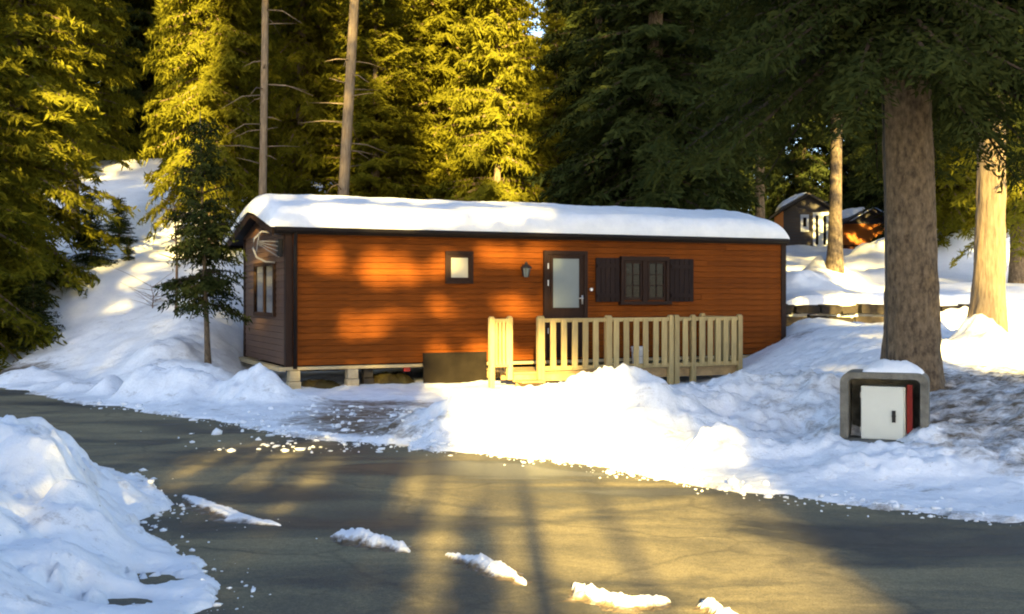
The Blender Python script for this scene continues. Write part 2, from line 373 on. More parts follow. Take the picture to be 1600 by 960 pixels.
    h = np.where(sdF > -0.8, hF, -0.045); h = np.where(sdN > -0.6, np.maximum(h, hN), h); h = np.where(sdB > 0, hB, h)
    # dirt
    loc = np.exp(-((x+1.9)/1.5)**2)*ss(18, 16, y)*ss(-0.1, .4, sdF)*0.60
    edge_d = 0.50*np.exp(-np.maximum(sdF, 0)/0.35)*(sdF > -0.3)
    rgt = 0.53*ss(3.2, 4.2, x-0.12*(y-12))*ss(16.5, 13.5, y)*ss(0.7, 1.8, sdF)
    rg2 = 0.41*ss(0.9, 3.0, x)*ss(1.0, 2.0, sdF)*ss(18, 14, y)
    brown = 0.75*np.exp(-(((x+9.6)/1.5)**2 + ((y-21.4)/1.3)**2))
    dw = 0.50*np.exp(-(((x-5.6)/.8)**2 + ((y-22)/1.4)**2))
    dn = 0.42*np.exp(-np.maximum(sdN, 0)/0.3)*(sdN > -.3)
    dirt = np.maximum.reduce([loc, edge_d, rgt, rg2, brown, dw, dn, np.where(y < 24, 0.335, 0.2)])
    return h, dirt
HEAPS = []
def heap(px, py, Y, above, rx, ry): HEAPS.append(((px-CX)/F*Y, Y, above, rx, ry))
heap(398, 592, 16.6, 0.42, 0.42, 0.45); heap(435, 612, 16.3, 0.18, 0.6, 0.35); heap(300, 600, 17.0, 0.22, 0.7, 0.5)
heap(215, 600, 17.2, 0.34, 0.28, 0.4); heap(255, 608, 17.0, 0.22, 0.5, 0.35); heap(168, 592, 18.0, 0.26, 0.22, 0.3)
heap(75, 580, 19.2, 0.30, 0.5, 0.4); heap(120, 590, 18.6, 0.18, 0.4, 0.3); heap(20, 560, 20.3, 0.25, 0.8, 0.5)
heap(250, 490, 20.4, 0.22, 0.5, 0.5); heap(345, 540, 19.0, 0.22, 0.5, 0.5); heap(270, 540, 19.1, 0.2, 0.6, 0.4)
heap(1105, 700, 11.0, 0.26, 0.32, 0.35); heap(1200, 720, 10.6, 0.16, 0.7, 0.3); heap(1400, 740, 9.8, 0.16, 1.0, 0.3)
heap(1300, 690, 10.45, 0.14, 0.30, 0.22); heap(1460, 690, 10.5, 0.12, 0.28, 0.25); heap(1380, 700, 10.15, 0.12, 0.5, 0.2); heap(1330, 600, 11.3, 0.2, .4, .3)
heap(700, 640, 12.2, 0.18, 0.5, 0.4); heap(960, 600, 12.7, 0.1, 0.3, 0.4); heap(1290, 600, 12.6, 0.15, 0.5, 0.5)
heap(1262, 480, 23.4, 0.14, 0.7, 0.7); heap(1480, 510, 20.0, 0.25, 1.0, 0.7)
heap(1525, 500, 16.9, 0.34, 0.26, 0.3); heap(1545, 540, 16.4, 0.26, 0.55, 0.45); heap(1500, 560, 15.8, 0.22, 0.7, 0.5); heap(1590, 520, 20.5, 0.35, 0.9, 0.7)
heap(1250, 420, 29.0, 0.4, 0.9, 0.9); heap(1365, 370, 38.0, 0.5, 2.0, 1.5); heap(1290, 410, 31.5, 0.5, 0.6, 0.7); heap(1470, 385, 36, 1.2, 2.4, 1.5)
heap(1590, 375, 36, 1.5, 1.6, 1.3); heap(1370, 400, 32, 0.35, 1.3, 0.8)
PILE = [(-3.2, 7.6, 0.60, .7, .9), (-3.0, 8.5, 0.34, .7, .8), (-3.8, 8.8, 0.52, .75, .8), (-4.2, 7.7, 0.72, 1.0, 1.2), (-3.25, 6.6, 0.50, .6, .7),
        (-2.75, 7.0, 0.40, .55, .5), (-2.6, 6.2, .22, .5, .4), (-5, 9.5, .55, 1.5, 1.5), (-3.3, 5.6, .5, .8, .7), (-2.3, 7.6, .12, .5, .4)]

def ground_z(x, y):
    h, _ = terrain(np.array([float(x)]), np.array([float(y)])); return float(h[0])

def build_ground():
    ys = [5.0]
    while ys[-1] < 30: ys.append(ys[-1] + max(0.02, ys[-1]*0.0036))
    while ys[-1] < 330: ys.append(ys[-1]*1.02+0.1)
    yb = [5.0]
    while yb[-1] > -140: yb.append(yb[-1] - max(0.15, abs(yb[-1]-5)*0.08))
    ys = np.array(yb[:0:-1] + ys)
    xs = [0.0]
    while xs[-1] < 260: xs.append(xs[-1] + (0.03 if xs[-1] < 4.2 else max(0.03, (xs[-1]-4.2)*0.024+0.03)))
    xs = np.array([-a for a in xs[:0:-1]] + xs)
    X, Y = np.meshgrid(xs, ys); sh = X.shape
    h, dirt = terrain(X.ravel(), Y.ravel())
    co = np.stack([X.ravel(), Y.ravel(), h], 1).astype(np.float32)
    nx, ny = sh[1], sh[0]
    i = np.arange(ny-1)[:, None]*nx + np.arange(nx-1)[None, :]
    q = np.stack([i, i+1, i+nx+1, i+nx], -1).reshape(-1, 4)
    me = np_mesh('snow_ground', co, q)
    a = me.attributes.new('dirt', 'FLOAT', 'POINT'); a.data.foreach_set('value', dirt.astype(np.float32))
    me.polygons.foreach_set('use_smooth', np.ones(len(q), bool))
    tag(link('snow_ground', me, M['snow']), kind='structure')
def np_mesh(name, co, faces):
    me = bpy.data.meshes.new(name); k = faces.shape[1]
    me.vertices.add(len(co)); me.vertices.foreach_set('co', np.ascontiguousarray(co, np.float32).ravel())
    me.loops.add(faces.size); me.loops.foreach_set('vertex_index', faces.astype(np.int32).ravel())
    me.polygons.add(len(faces)); me.polygons.foreach_set('loop_start', np.arange(0, faces.size, k, dtype=np.int32))
    me.update(calc_edges=True); return me
build_ground()
rx = np.linspace(-45, 45, 181); ry = np.linspace(-4, 30, 120)
X, Y = np.meshgrid(rx, ry); Z = 0.006*fbm(X.ravel()*.8, Y.ravel()*.8, 5, 3)
i = np.arange(119)[:, None]*181 + np.arange(180)[None, :]
me = np_mesh('road', np.stack([X.ravel(), Y.ravel(), Z], 1), np.stack([i, i+1, i+182, i+181], -1).reshape(-1, 4))
me.polygons.foreach_set('use_smooth', np.ones(len(me.polygons), bool))
road = tag(link('road', me, M['asphalt']), kind='structure')
# keep the asphalt sheet to the road itself
bm = bmesh.new(); bm.from_mesh(me)
vx = np.array([v.co[:2] for v in bm.verts]); sF = poly_sd(vx[:, 0], vx[:, 1], FAR)
bmesh.ops.delete(bm, geom=[v for v, s_ in zip(bm.verts, sF) if s_ > 1.6], context='VERTS'); bm.to_mesh(me); bm.free()

# ------------------------------------------------------------------ the chalet
L, W, ZB, ZT = 9.79, 3.4, 0.445, 2.655
ch = tag(empty('mobile_chalet', (CH_A[0], CH_A[1], 0), CH_ROT),
         'orange brown timber mobile chalet with dark door and shutters beside the road', 'chalet')
N = 21; bh = (ZT-ZB)/N
fw = box('front_wall', M['core'], ch, 0.02, L-0.02, 0.0, 0.06, ZB, ZT)
rb = random.Random(3)
for k in range(N):
    cuts = [0.07] + sorted(rb.uniform(1.2, L-1.2) for _ in range(rb.choice((1, 2)))) + [L-0.07]
    for xa, xb in zip(cuts, cuts[1:]):
        if xb-xa < .05: continue
        dy = rb.uniform(0, .003)
        MB().prism_x([(0, 0.0), (-0.026-dy, 0.0), (-0.030-dy, 0.010), (-0.021-dy, bh-0.008), (-0.014, bh-0.003), (0, bh-0.003)], xa+.0015, xb-.0015).build('board', M['clad'], fw, loc=(0, 0, ZB+k*bh))
ew = box('end_wall', M['core'], ch, 0.0, 0.06, 0.07, W, ZB, ZT)
eb = MB()
e_prof = [(0, 0.0), (-0.026, 0.0), (-0.030, 0.010), (-0.021, bh-0.008), (-0.014, bh-0.003), (0, bh-0.003)]
eb.poly_prism(e_prof, 0.10, W-0.07)
end_board = eb.mesh('board', M['clad_end'])
for k in range(N): link('board', end_board, None, ew, (0, 0, ZB+k*bh))
box('back_wall', M['clad'], ch, 0.07, L, W-0.06, W, ZB, ZT)
rw = box('far_end_wall', M['core'], ch, L-0.06, L, 0.07, W-.07, ZB, ZT)
for k in range(N):
    link('board', end_board, None, rw, (L, W, ZB+k*bh), (0, 0, math.pi))
box('floor', M['dark'], ch, 0.05, L-0.05, 0.05, W-0.05, ZB-0.02, ZB+0.02)
for (x0, x1, y0, y1) in ((-0.045, 0.07, -0.045, 0.09), (L-0.07, L+0.045, -0.045, 0.07), (-0.045, 0.07, W-0.07, W+0.045), (L-.07, L+.045, W-.07, W+.045)):
    box('corner_post', M['dark'], ch, x0, x1, y0, y1, ZB-0.02, ZT, 0.006)
# gable ends with upright boards
RZ = 3.03                                         # ridge height of the roof underside
def roofz(y): return ZT + (RZ-ZT)*(1-abs(y-W/2)/(W/2))
for xg, s_ in ((-0.03, -1), (L+0.03, 1)):
    gw = MB().prism_x([(0.02, ZT+.002), (W-0.02, ZT+.002), (W/2, RZ-0.01)], min(xg, xg-s_*0.03), max(xg, xg-s_*0.03)).build('gable', M['core'], ch)
    nb = 18; bw = W/nb
    for k in range(nb):
        y0, y1 = k*bw+0.004, (k+1)*bw-0.004
        z0, z1 = max(ZT+.01, roofz(y0)-0.01), max(ZT+.01, roofz(y1)-0.01)
        xa, xb = (xg-0.02, xg-0.003) if s_ < 0 else (xg+.003, xg+.02)
        MB().prism_x([(y0, ZT-0.03), (y1, ZT-0.03), (y1, z1), (y0, z0)], xa, xb).build('board', M['gable'], gw)
# roof: two thin slopes with overhang, fascia, gutter, downpipe
OV, OX, OR, OVB = 0.08, 0.24, 0.0, 0.58
slope = (RZ-ZT)/(W/2)
rf = MB()
e0 = ZT - slope*OV; e1 = ZT - slope*OVB
rf.prism_x([(-OV, e0), (W/2, RZ), (W+OVB, e1), (W+OVB, e1+0.05), (W/2, RZ+0.05), (-OV, e0+0.05)], -OX, L+OR)
roof = rf.build('roof', M['fascia'], ch)
box('fascia_board', M['fascia'], roof, -OX-0.01, L+OR+0.01, -OV-0.03, -OV-0.002, e0-0.07, e0+0.06)
box('fascia_board', M['fascia'], roof, -OX-0.01, L+OR+0.01, W+OVB+0.002, W+OVB+0.03, e1-0.07, e1+0.06)
gt = MB()
gt.tube([(-OX, -OV-0.075, e0+0.0), (L+OR, -OV-0.075, e0-0.0)], 0.045, 10)
gt.build('gutter', M['fascia'], roof, True)
for yy in ((-OV, W/2), (W/2, W+OVB)):             # barge boards of the visible gable
    a, b_ = yy
    za, zb = (e0, RZ) if a < 0 else (RZ, e1)
    MB().prism_x([(a, za-0.09), (b_, zb-0.09), (b_, zb+0.055), (a, za+0.055)], -OX-0.03, -OX-0.003).build('barge_board', M['dark'], roof)
    MB().prism_x([(a, za-0.09), (b_, zb-0.09), (b_, zb+0.055), (a, za+0.055)], L+OR+0.003, L+OR+0.03).build('barge_board', M['dark'], roof)
dp = MB().tube([(0.10, -OV-.07, e0-0.02), (0.10, -OV-.04, e0-0.08), (0.10, -0.09, e0-0.16), (0.10, -0.085, e0-0.3), (0.10, -0.085, ZB-0.05)], 0.034, 8)
dp.build('downpipe', M['fascia'], ch, True)
# small frosted window
def framed(name, x0, x1, z0, z1, t, frame_m, pane_m, y=-0.07, reveal=0.03):
    p = box(name, pane_m, ch, x0+t*.8, x1-t*.8, -0.045, -0.030, z0+t*.8, z1-t*.8)
    fr = MB()
    fr.box(x0, x1, y, -0.02, z1-t, z1); fr.box(x0, x1, y, -0.02, z0, z0+t)
    fr.box(x0, x0+t, y, -0.02, z0+t, z1-t); fr.box(x1-t, x1, y, -0.02, z0+t, z1-t)
    fr.build('frame', frame_m, p, bevel=0.006)
    return p
sw = framed('window', 2.70, 3.21, 1.78, 2.34, 0.055, M['dark'], M['dark'])
box('pane', M['blind'], sw, 2.80, 3.11, -0.056, -0.047, 1.885, 2.225)
ifr = MB(); ifr.box(2.755, 3.155, -0.062, -0.046, 2.225, 2.27).box(2.755, 3.155, -0.062, -0.046, 1.84, 1.885).box(2.755, 2.80, -.062, -.046, 1.885, 2.225).box(3.11, 3.155, -.062, -.046, 1.885, 2.225)
ifr.build('sash', M['dark'], sw)
# door
dr = MB().box(4.62, 5.36, -0.058, -0.03, 0.47, 2.31).build('door', M['dark'], ch)
df = MB().box(4.555, 4.625, -0.085, -0.02, .45, 2.375).box(5.355, 5.425, -0.085, -0.02, .45, 2.375).box(4.625, 5.355, -0.085, -0.02, 2.305, 2.375)
df.build('door_frame', M['dark'], dr, bevel=.006)
box('pane', M['frost'], dr, 4.735, 5.255, -0.066, -0.059, 1.36, 2.235)
pf = MB().box(4.69, 4.735, -.074, -.0585, 1.315, 2.28).box(5.255, 5.30, -.074, -.0585, 1.315, 2.28).box(4.735, 5.255, -.074, -.0585, 2.235, 2.28).box(4.735, 5.255, -.074, -.0585, 1.315, 1.36)
pf.build('pane_frame', M['dark'], dr)
box('lower_panel', M['dark'], dr, 4.72, 5.27, -.068, -.0585, .6, 1.2, .005)
hd = MB().box(5.305, 5.335, -.075, -.0585, 1.42, 1.58); hd.tube([(5.32, -.075, 1.53), (5.32, -.11, 1.53), (5.23, -.115, 1.525)], .011, 6)
hd.build('handle', M['metal'], dr, True)
for z in (2.05, 1.75, 0.9): box('hinge', M['metal'], dr, 4.618, 4.640, -.092, -.0855, z, z+.1)
# wall lantern
lt = box('wall_lantern', M['black'], ch, 4.145, 4.20, -.05, -.032, 1.93, 2.12)
lm = MB().tube([(4.172, -.05, 2.09), (4.172, -.12, 2.14), (4.172, -.15, 2.10)], .010, 6); lm.build('arm', M['black'], lt)
MB().tube([(4.172, -.15, 1.90), (4.172, -.15, 1.92), (4.172, -.15, 2.05)], [.035, .045, .075], 6).build('lantern_glass', M['frost'], lt)
MB().tube([(4.172, -.15, 2.052), (4.172, -.15, 2.075), (4.172, -.15, 2.13), (4.172, -.15, 2.17)], [.105, .095, .03, .008], 6).build('cap', M['black'], lt)
for k in range(6):
    t = 2*math.pi*k/6
    MB().tube([(4.172+.047*math.cos(t), -.15+.047*math.sin(t), 1.905), (4.172+.078*math.cos(t), -.15+.078*math.sin(t), 2.055)], .006, 4).build('bar', M['black'], lt)
bb = MB().tube([(5.515, -.03, 1.685), (5.515, -.062, 1.685)], .03, 10); bb.build('door_bell', M['white'], ch)
# shuttered window
wz0, wz1 = 1.44, 2.28
big = box('window', M['glass'], ch, 6.17, 7.08, -.047, -.032, wz0+.05, wz1-.06)
fr = MB().box(6.11, 7.14, -.10, -.02, wz1-.065, wz1+.015).box(6.08, 7.17, -.125, -.02, wz0-.035, wz0+.03).box(6.11, 6.175, -.09, -.02, wz0+.03, wz1-.065).box(7.075, 7.14, -.09, -.02, wz0+.03, wz1-.065)
fr.build('frame', M['dark'], big, bevel=.006)
box('mullion', M['dark'], big, 6.575, 6.675, -.078, -.048, wz0+.03, wz1-.065)
for (a, b_) in ((6.19, 6.56), (6.69, 7.06)):
    sfr = MB().box(a, a+.035, -.068, -.048, wz0+.055, wz1-.07).box(b_-.035, b_, -.068, -.048, wz0+.055, wz1-.07).box(a+.035, b_-.035, -.068, -.048, wz1-.115, wz1-.07).box(a+.035, b_-.035, -.068, -.048, wz0+.055, wz0+.1)
    sfr.build('sash', M['dark'], big)
    box('glazing_bar', M['dark'], big, (a+b_)/2-.009, (a+b_)/2+.009, -.06, -.0475, wz0+.1, wz1-.115)
    for zf in (.36, .66):
        zc = wz0+.08+(wz1-wz0-.17)*zf
        box('glazing_bar', M['dark'], big, a+.035, (a+b_)/2-.009, -.0595, -.0475, zc-.009, zc+.009)
        box('glazing_bar', M['dark'], big, (a+b_)/2+.009, b_-.035, -.0595, -.0475, zc-.009, zc+.009)
for (a, b_) in ((5.60, 6.09), (7.16, 7.68)):
    sh = MB().box(a+.01, b_-.01, -.0375, -.033, wz0+.03, wz1-.03).build('shutter', M['shutter'], ch)
    box('batten', M['shutter'], sh, a+.02, b_-.02, -.092, -.0695, wz0+.10, wz0+.17); box('batten', M['shutter'], sh, a+.02, b_-.02, -.092, -.0695, wz1-.20, wz1-.13)
    pw = (b_-a)/5
    for k in range(5):
        box('plank', M['shutter'], sh, a+k*pw+.003, a+(k+1)*pw-.003, -.069, -.038, wz0+.02, wz1-.02, .004)
# end wall window with a middle bar
ewn = box('window', M['glass'], ch, -.047, -.036, .80, 2.30, 1.28, 2.10)
fr = MB().box(-.075, -.02, .74, 2.36, 2.09, 2.15).box(-.08, -.02, .74, 2.36, 1.22, 1.285).box(-.075, -.02, .74, .81, 1.285, 2.09).box(-.075, -.02, 2.29, 2.36, 1.285, 2.09).box(-.07, -.036, 1.50, 1.58, 1.285, 2.09)
fr.build('frame', M['dark'], ewn)
# aerial on a bent bracket, end wall under the gable
an = MB().tube([(-.03, .30, 2.58), (-.36, .30, 2.62), (-.48, .30, 2.50), (-.50, .30, 2.34), (-.44, .30, 2.20), (-.30, .30, 2.13), (-.14, .30, 2.12)], .017, 8).build('aerial', M['alu'], ch, True)
MB().tube([(-.42, .18, 2.60), (-.42, .42, 2.30)], .012, 6).build('boom', M['alu'], an)
for k in range(4):
    MB().tube([(-.42, .30+.02*k, 2.46-.012*k), (-.06, .24+.03*k, 2.46-.085*k)], .010, 6).build('aerial_rod', M['alu'], an)
box('aerial_box', M['black'], an, -.10, -.035, .2, .4, 2.22, 2.50)
# underside: pale beam, jacks
box('floor_beam', M['beam'], ch, -.10, L, -.06, .04, ZB-.075, ZB-.022, .006)
box('floor_beam', M['beam'], ch, -.10, L, W-.10, W, ZB-.075, ZB-.022)
box('floor_beam', M['beam'], ch, -.16, -.05, -.06, W-.02, ZB-.09, ZB-.022)
for yy in (0.9, 2.4): box('chassis_rail', M['fascia'], ch, .1, L-.1, yy, yy+.08, ZB-.16, ZB-.022)
box('tail_lamp', M['red'], ch, 1.98, 2.10, .03, .09, ZB-.15, ZB-.08, .01)
def world(lx, ly, z=0.0):
    c, s_ = math.cos(CH_ROT), math.sin(CH_ROT)
    return Vector((CH_A[0]+lx*c-ly*s_, CH_A[1]+lx*s_+ly*c, z))
# support blocks carry the chalet
def block(lx, ly, wdt, dep, m, label):
    p = world(lx, ly); z0 = ground_z(p.x, p.y)-0.05
    o = MB().box(-wdt/2, wdt/2, -dep/2, dep/2, 0, (ZB-.077-z0)*.48).box(-wdt/2+.01, wdt/2-.012, -dep/2+.01, dep/2-.01, (ZB-.077-z0)*.49, ZB-.077-z0).build('support_block', m, None, bevel=.012, loc=(p.x, p.y, z0))
    o.rotation_euler.z = CH_ROT; return tag(o, label, 'support block', 'blocks carrying the chalet')
block(.10, .02, .20, .22, M['beam'], 'sunlit pale block under the left front corner of the chalet')
block(1.07, .02, .20, .22, M['block'], 'grey brown block under the chalet, second from its left corner')
block(1.42, .30, .18, .2, M['blockdark'], 'dark support right beside the grey brown block under the chalet')
block(4.9, .3, .2, .2, M['block'], 'block under the chalet floor behind the deck steps')
block(9.5, .05, .25, .25, M['block'], 'block under the right front corner of the chalet')
block(.25, W-.2, .22, .22, M['blockdark'], 'dark block under the far corner of the chalet end wall')
block(9.5, W-.2, .25, .25, M['block'], 'block under the back right corner of the chalet')
# mossy mounds under the floor
def mound(lx0, lx1, ly, hgt, label):
    p = world((lx0+lx1)/2, ly); nx, ny = 40, 22
    u, v = np.meshgrid(np.linspace(-1, 1, nx), np.linspace(-1, 1, ny)); r = np.clip(1-np.abs(u)**3, 0, 1)*np.clip(1-v**2, 0, 1)
    z = hgt*r**.6*(1+.35*fbm(u*4+lx0, v*3, 5, 4)) - .06
    co = np.stack([u.ravel()*(lx1-lx0)/2, v.ravel()*.42, z.ravel()], 1); i = np.arange(ny-1)[:, None]*nx+np.arange(nx-1)[None, :]
    me = np_mesh('mossy_mound', co, np.stack([i, i+1, i+nx+1, i+nx], -1).reshape(-1, 4)); me.polygons.foreach_set('use_smooth', np.ones(len(me.polygons), bool))
    o = link('mossy_mound', me, M['moss'], None, (p.x, p.y, ground_z(p.x, p.y))); o.rotation_euler.z = CH_ROT
    return tag(o, label, 'mound', 'mossy mounds under the chalet')
mound(.22, 1.0, .45, .17, 'mossy earth mound under the chalet by the left corner block')
mound(1.45, 2.3, .50, .25, 'larger mossy earth mound under the chalet beside the dark panel')
# dark panel closing the gap under the floor
p = world(2.85, -.14)
sk = MB().box(-.58, .58, -.02, .02, 0, .54).build('skirting_panel', M['panel'], None, bevel=.005, loc=(p.x, p.y, ground_z(p.x, p.y)-.02))
sk.rotation_euler = (R(-3), 0, CH_ROT); tag(sk, 'dark panel leaning below the chalet wall left of the deck', 'panel')
# ------------------------------------------------------------------ roof snow
def roof_snow():
    x0, x1, y0, y1 = -OX-.07, L+OR+.05, -OV-.07, W+OVB+.10
    nu, nv = 240, 70
    u = np.linspace(0, 1, nu); u = .5-.5*np.cos(u*math.pi)*np.abs(np.cos(u*math.pi))**-.0
    v = .5-.5*np.cos(np.linspace(0, 1, nv)*math.pi)
    U, V = np.meshgrid(u, v); x = x0+(x1-x0)*U; y = y0+(y1-y0)*V
    base = ZT+.055 + slope*(W/2-np.abs(y-W/2))
    ridge_soft = -0.05*np.exp(-((y-W/2)/.35)**2)
    dx = np.minimum(x-x0, x1-x); dyy = np.minimum(y-y0, y1-y)
    ex = np.sqrt(np.clip(1-(1-np.clip(dx/.36, 0, 1))**2.2, 0, 1)); ey = np.sqrt(np.clip(1-(1-np.clip(dyy/.30, 0, 1))**2.2, 0, 1))
    t = (.33+.04*fbm(x*.8, y*.8, 61, 4)+.018*fbm(x*5, y*5, 63, 4))*np.minimum(ex, ey)*(.4+.6*np.maximum(ex, ey))
    top = base+ridge_soft+t
    sag = .035*(1-ey)*fbm(x*2.5, y*0, 9, 4)
    rag = .025*(1-ey)*fbm(x*3.2+9, y*.5, 71, 4)
    y = y + np.where(V < .5, -1, 1)*rag
    top = top + sag
    # slumped lip: the edge hangs over the gutter
    bot = np.minimum(base-.004, top-.0) - .0*dyy
    n = nu*nv
    co = np.concatenate([np.stack([x.ravel(), y.ravel(), top.ravel()], 1), np.stack([x.ravel(), y.ravel(), np.minimum(bot, top-.002).ravel()], 1)])
    i = (np.arange(nv-1)[:, None]*nu+np.arange(nu-1)[None, :])
    qa = np.stack([i, i+1, i+nu+1, i+nu], -1).reshape(-1, 4); qb = np.stack([i, i+nu, i+nu+1, i+1], -1).reshape(-1, 4)+n
    ring = list(range(0, nu)) + [k*nu+nu-1 for k in range(1, nv)] + [(nv-1)*nu+k for k in range(nu-2, -1, -1)] + [k*nu for k in range(nv-2, 0, -1)]
    ring = np.array(ring); r2 = np.roll(ring, -1)
    qs = np.stack([ring, ring+n, r2+n, r2], -1)
    me = np_mesh('roof_snow', co, np.concatenate([qa, qb, qs])); me.polygons.foreach_set('use_smooth', np.ones(len(me.polygons), bool))
    o = link('roof_snow', me, M['cleansnow'], None, (CH_A[0], CH_A[1], 0)); o.rotation_euler.z = CH_ROT
    tag(o, 'thick rounded layer of snow lying along the whole chalet roof', 'snow')
roof_snow()
# ------------------------------------------------------------------ deck and railing
dk = tag(empty('wooden_deck', (CH_A[0], CH_A[1], 0), CH_ROT), 'small pale pine deck with slatted railing in front of the chalet door', 'deck')
DY, DZ = -1.30, 0.32
nb = 9; dw_ = (1.30-.06)/nb
dbm = MB().box(3.42, 7.92, 0, dw_-.012, 0, .03).mesh('deck_board', M['deckwood'])
for k in range(nb): link('deck_board', dbm, None, dk, (0, DY+.02+k*dw_, DZ-.03))
for yy in (DY+.05, -.75, -.12): box('joist', M['deckwood'], dk, 3.44, 7.9, yy, yy+.05, DZ-.16, DZ-.031)
def post(x, w_=.09, y=DY, z0=-.1, z1=1.24):
    o = MB().box(x-w_/2, x+w_/2, y-.045, y+.045, z0, z1-.02).box(x-w_/2+.01, x+w_/2-.01, y-.035, y+.035, z1-.02, z1).build('post', M['pine'], dk, bevel=.008)
for xx in (3.90, 5.17, 6.40, 6.86, 7.84): post(xx, .12 if xx in (3.90, 5.17) else .09)
post(6.515, .10)
bmesh_s = MB().box(-.05, .05, -.012, .012, 0, .80).mesh('baluster', M['pine'])
def rails(x0, x1, y=DY):
    box('top_rail', M['pine'], dk, x0, x1, y-.03, y+.015, 1.135, 1.20, .004)
    box('bottom_rail', M['pine'], dk, x0, x1, y-.03, y+.015, .335, .41, .004)
def slats(xs, y=DY):
    for xx in xs: link('baluster', bmesh_s, None, dk, (xx, y+.029 if False else y-.043, .37+random.uniform(-.008, .008)), (0, R(random.uniform(-.4, .4)), 0))
rails(3.96, 5.11); rails(5.23, 6.355); rails(6.565, 6.815); rails(6.905, 7.795)
slats([4.11, 4.31, 4.51, 4.71, 4.91, 5.30, 5.50, 5.69, 5.88, 6.08, 6.25, 6.68, 7.02, 7.19, 7.36, 7.52, 7.69])
# right side return railing
post(7.84, .09, -.12)
box('top_rail', M['pine'], dk, 7.82, 7.86, DY+.046, -.17, 1.135, 1.20)
box('bottom_rail', M['pine'], dk, 7.82, 7.86, DY+.046, -.17, .335, .41)
sm = MB().box(-.012, .012, -.045, .045, 0, .80).mesh('baluster', M['pine'])
for k in range(5): link('baluster', sm, None, dk, (7.873, DY+.2+k*.19, .37))
# short rail beside the steps
post(3.00, .085, DY-.05, -.15); post(3.36, .085, DY+.05, .2)
box('top_rail', M['pine'], dk, 3.044, 3.317, DY-.03, DY+.015, 1.14, 1.20); box('bottom_rail', M['pine'], dk, 3.044, 3.317, DY-.03, DY+.015, .42, .48)
nar = MB().box(-.022, .022, -.012, .012, 0, .72).mesh('baluster', M['pine'])
for xx in (3.085, 3.15, 3.215, 3.28): link('baluster', nar, None, dk, (xx, DY-.043, .45))
for k, (yy, z1) in enumerate(((DY-.02, .20), (DY-.32, .10))):
    st = box('step', M['deckwood'], dk, 3.42, 3.84, yy-.30, yy-.01, z1-.035, z1, .004)
    box('riser', M['deckwood'], st, 3.43, 3.83, yy-.04, yy-.02, -.12, z1-.036)
# white bucket behind the railing
p = world(5.98, DY+.33)
bk = empty('bucket', (p.x, p.y, DZ)); tag(bk, 'white plastic bucket standing on the deck behind the railing', 'bucket')
bm_ = MB(); bm_.tube([(0, 0, 0.001), (0, 0, .02), (0, 0, .31), (0, 0, .34)], [.115, .12, .145, .15], 20); bm_.build('body', M['white'], bk, True)
MB().tube([(0, 0, .341), (0, 0, .365)], [.156, .15], 20).build('lid', M['white'], bk)
MB().tube([(.152*math.cos(t), .152*math.sin(t)-.0, .30-.12*math.sin(t)*0-.10*abs(math.sin(t))) for t in [math.pi+math.pi*k/10 for k in range(11)]], .006, 5).build('handle', M['metal'], bk)

# ------------------------------------------------------------------ electrical cabinet in its concrete housing
p = at(1381, 688, 10.6); hx, hy = p.x, p.y; hz = p.z
hs = tag(empty('concrete_housing', (hx, hy, hz), R(-21)), 'open fronted weathered concrete housing by the foot of the big trunk', 'housing')
def rounded(w2, h, r, n=6):
    pts = [(-w2, 0)]
    for k in range(n+1):
        a = math.pi-k*math.pi/2/n; pts.append((-w2+r+r*math.cos(a), h-r+r*math.sin(a)))
    for k in range(n+1):
        a = math.pi/2-k*math.pi/2/n; pts.append((w2-r+r*math.cos(a), h-r+r*math.sin(a)))
    pts.append((w2, 0)); return pts
o_, i_ = rounded(.39, .62, .10), rounded(.315, .56, .05)
sh = MB(); n = len(o_)
for y in (-.02, .46):
    sh.v += [(x, y, z) for x, z in o_] + [(x, y, z) for x, z in i_]
for k in range(n-1):
    sh.f += [(k, k+1, n+k+1, n+k), (2*n+k, 3*n+k, 3*n+k+1, 2*n+k+1), (k, 2*n+k, 2*n+k+1, k+1), (n+k, n+k+1, 3*n+k+1, 3*n+k)]
sh.f += [(0, n, 3*n, 2*n), (n-1, 3*n-1, 4*n-1, 2*n-1)]
sh.build('shell', M['concrete'], hs, bevel=.008)
MB().poly_prism(rounded(.312, .555, .05), .38, .42).build('back_panel', M['concrete'], hs)
box('plinth', M['concrete'], hs, -.40, .40, -.10, .44, -.22, -.002, .015)
box('red_panel', M['red'], hs, .195, .245, .16, .235, .0, .50)['label'] = 'narrow red upright panel at the right inside the housing'
ec = tag(empty('electrical_cabinet', (hx, hy, hz), R(-21)), 'pale grey metal electrical cabinet standing inside the concrete housing', 'cabinet')
box('body', M['cabinet'], ec, -.20, .185, .075, .36, .002, .485, .008)
cdr = box('door', M['cabinet'], ec, -.205, .17, .045, .072, .0, .49, .006)
for z_ in (.06, .38): box('hinge', M['metal'], cdr, -.213, -.2055, .05, .075, z_, z_+.05)
lk = MB().tube([(.085, .044, .22), (.085, .028, .22)], .02, 12); lk.box(.068, .102, .034, .044, .16, .27); lk.build('lock', M['black'], cdr)
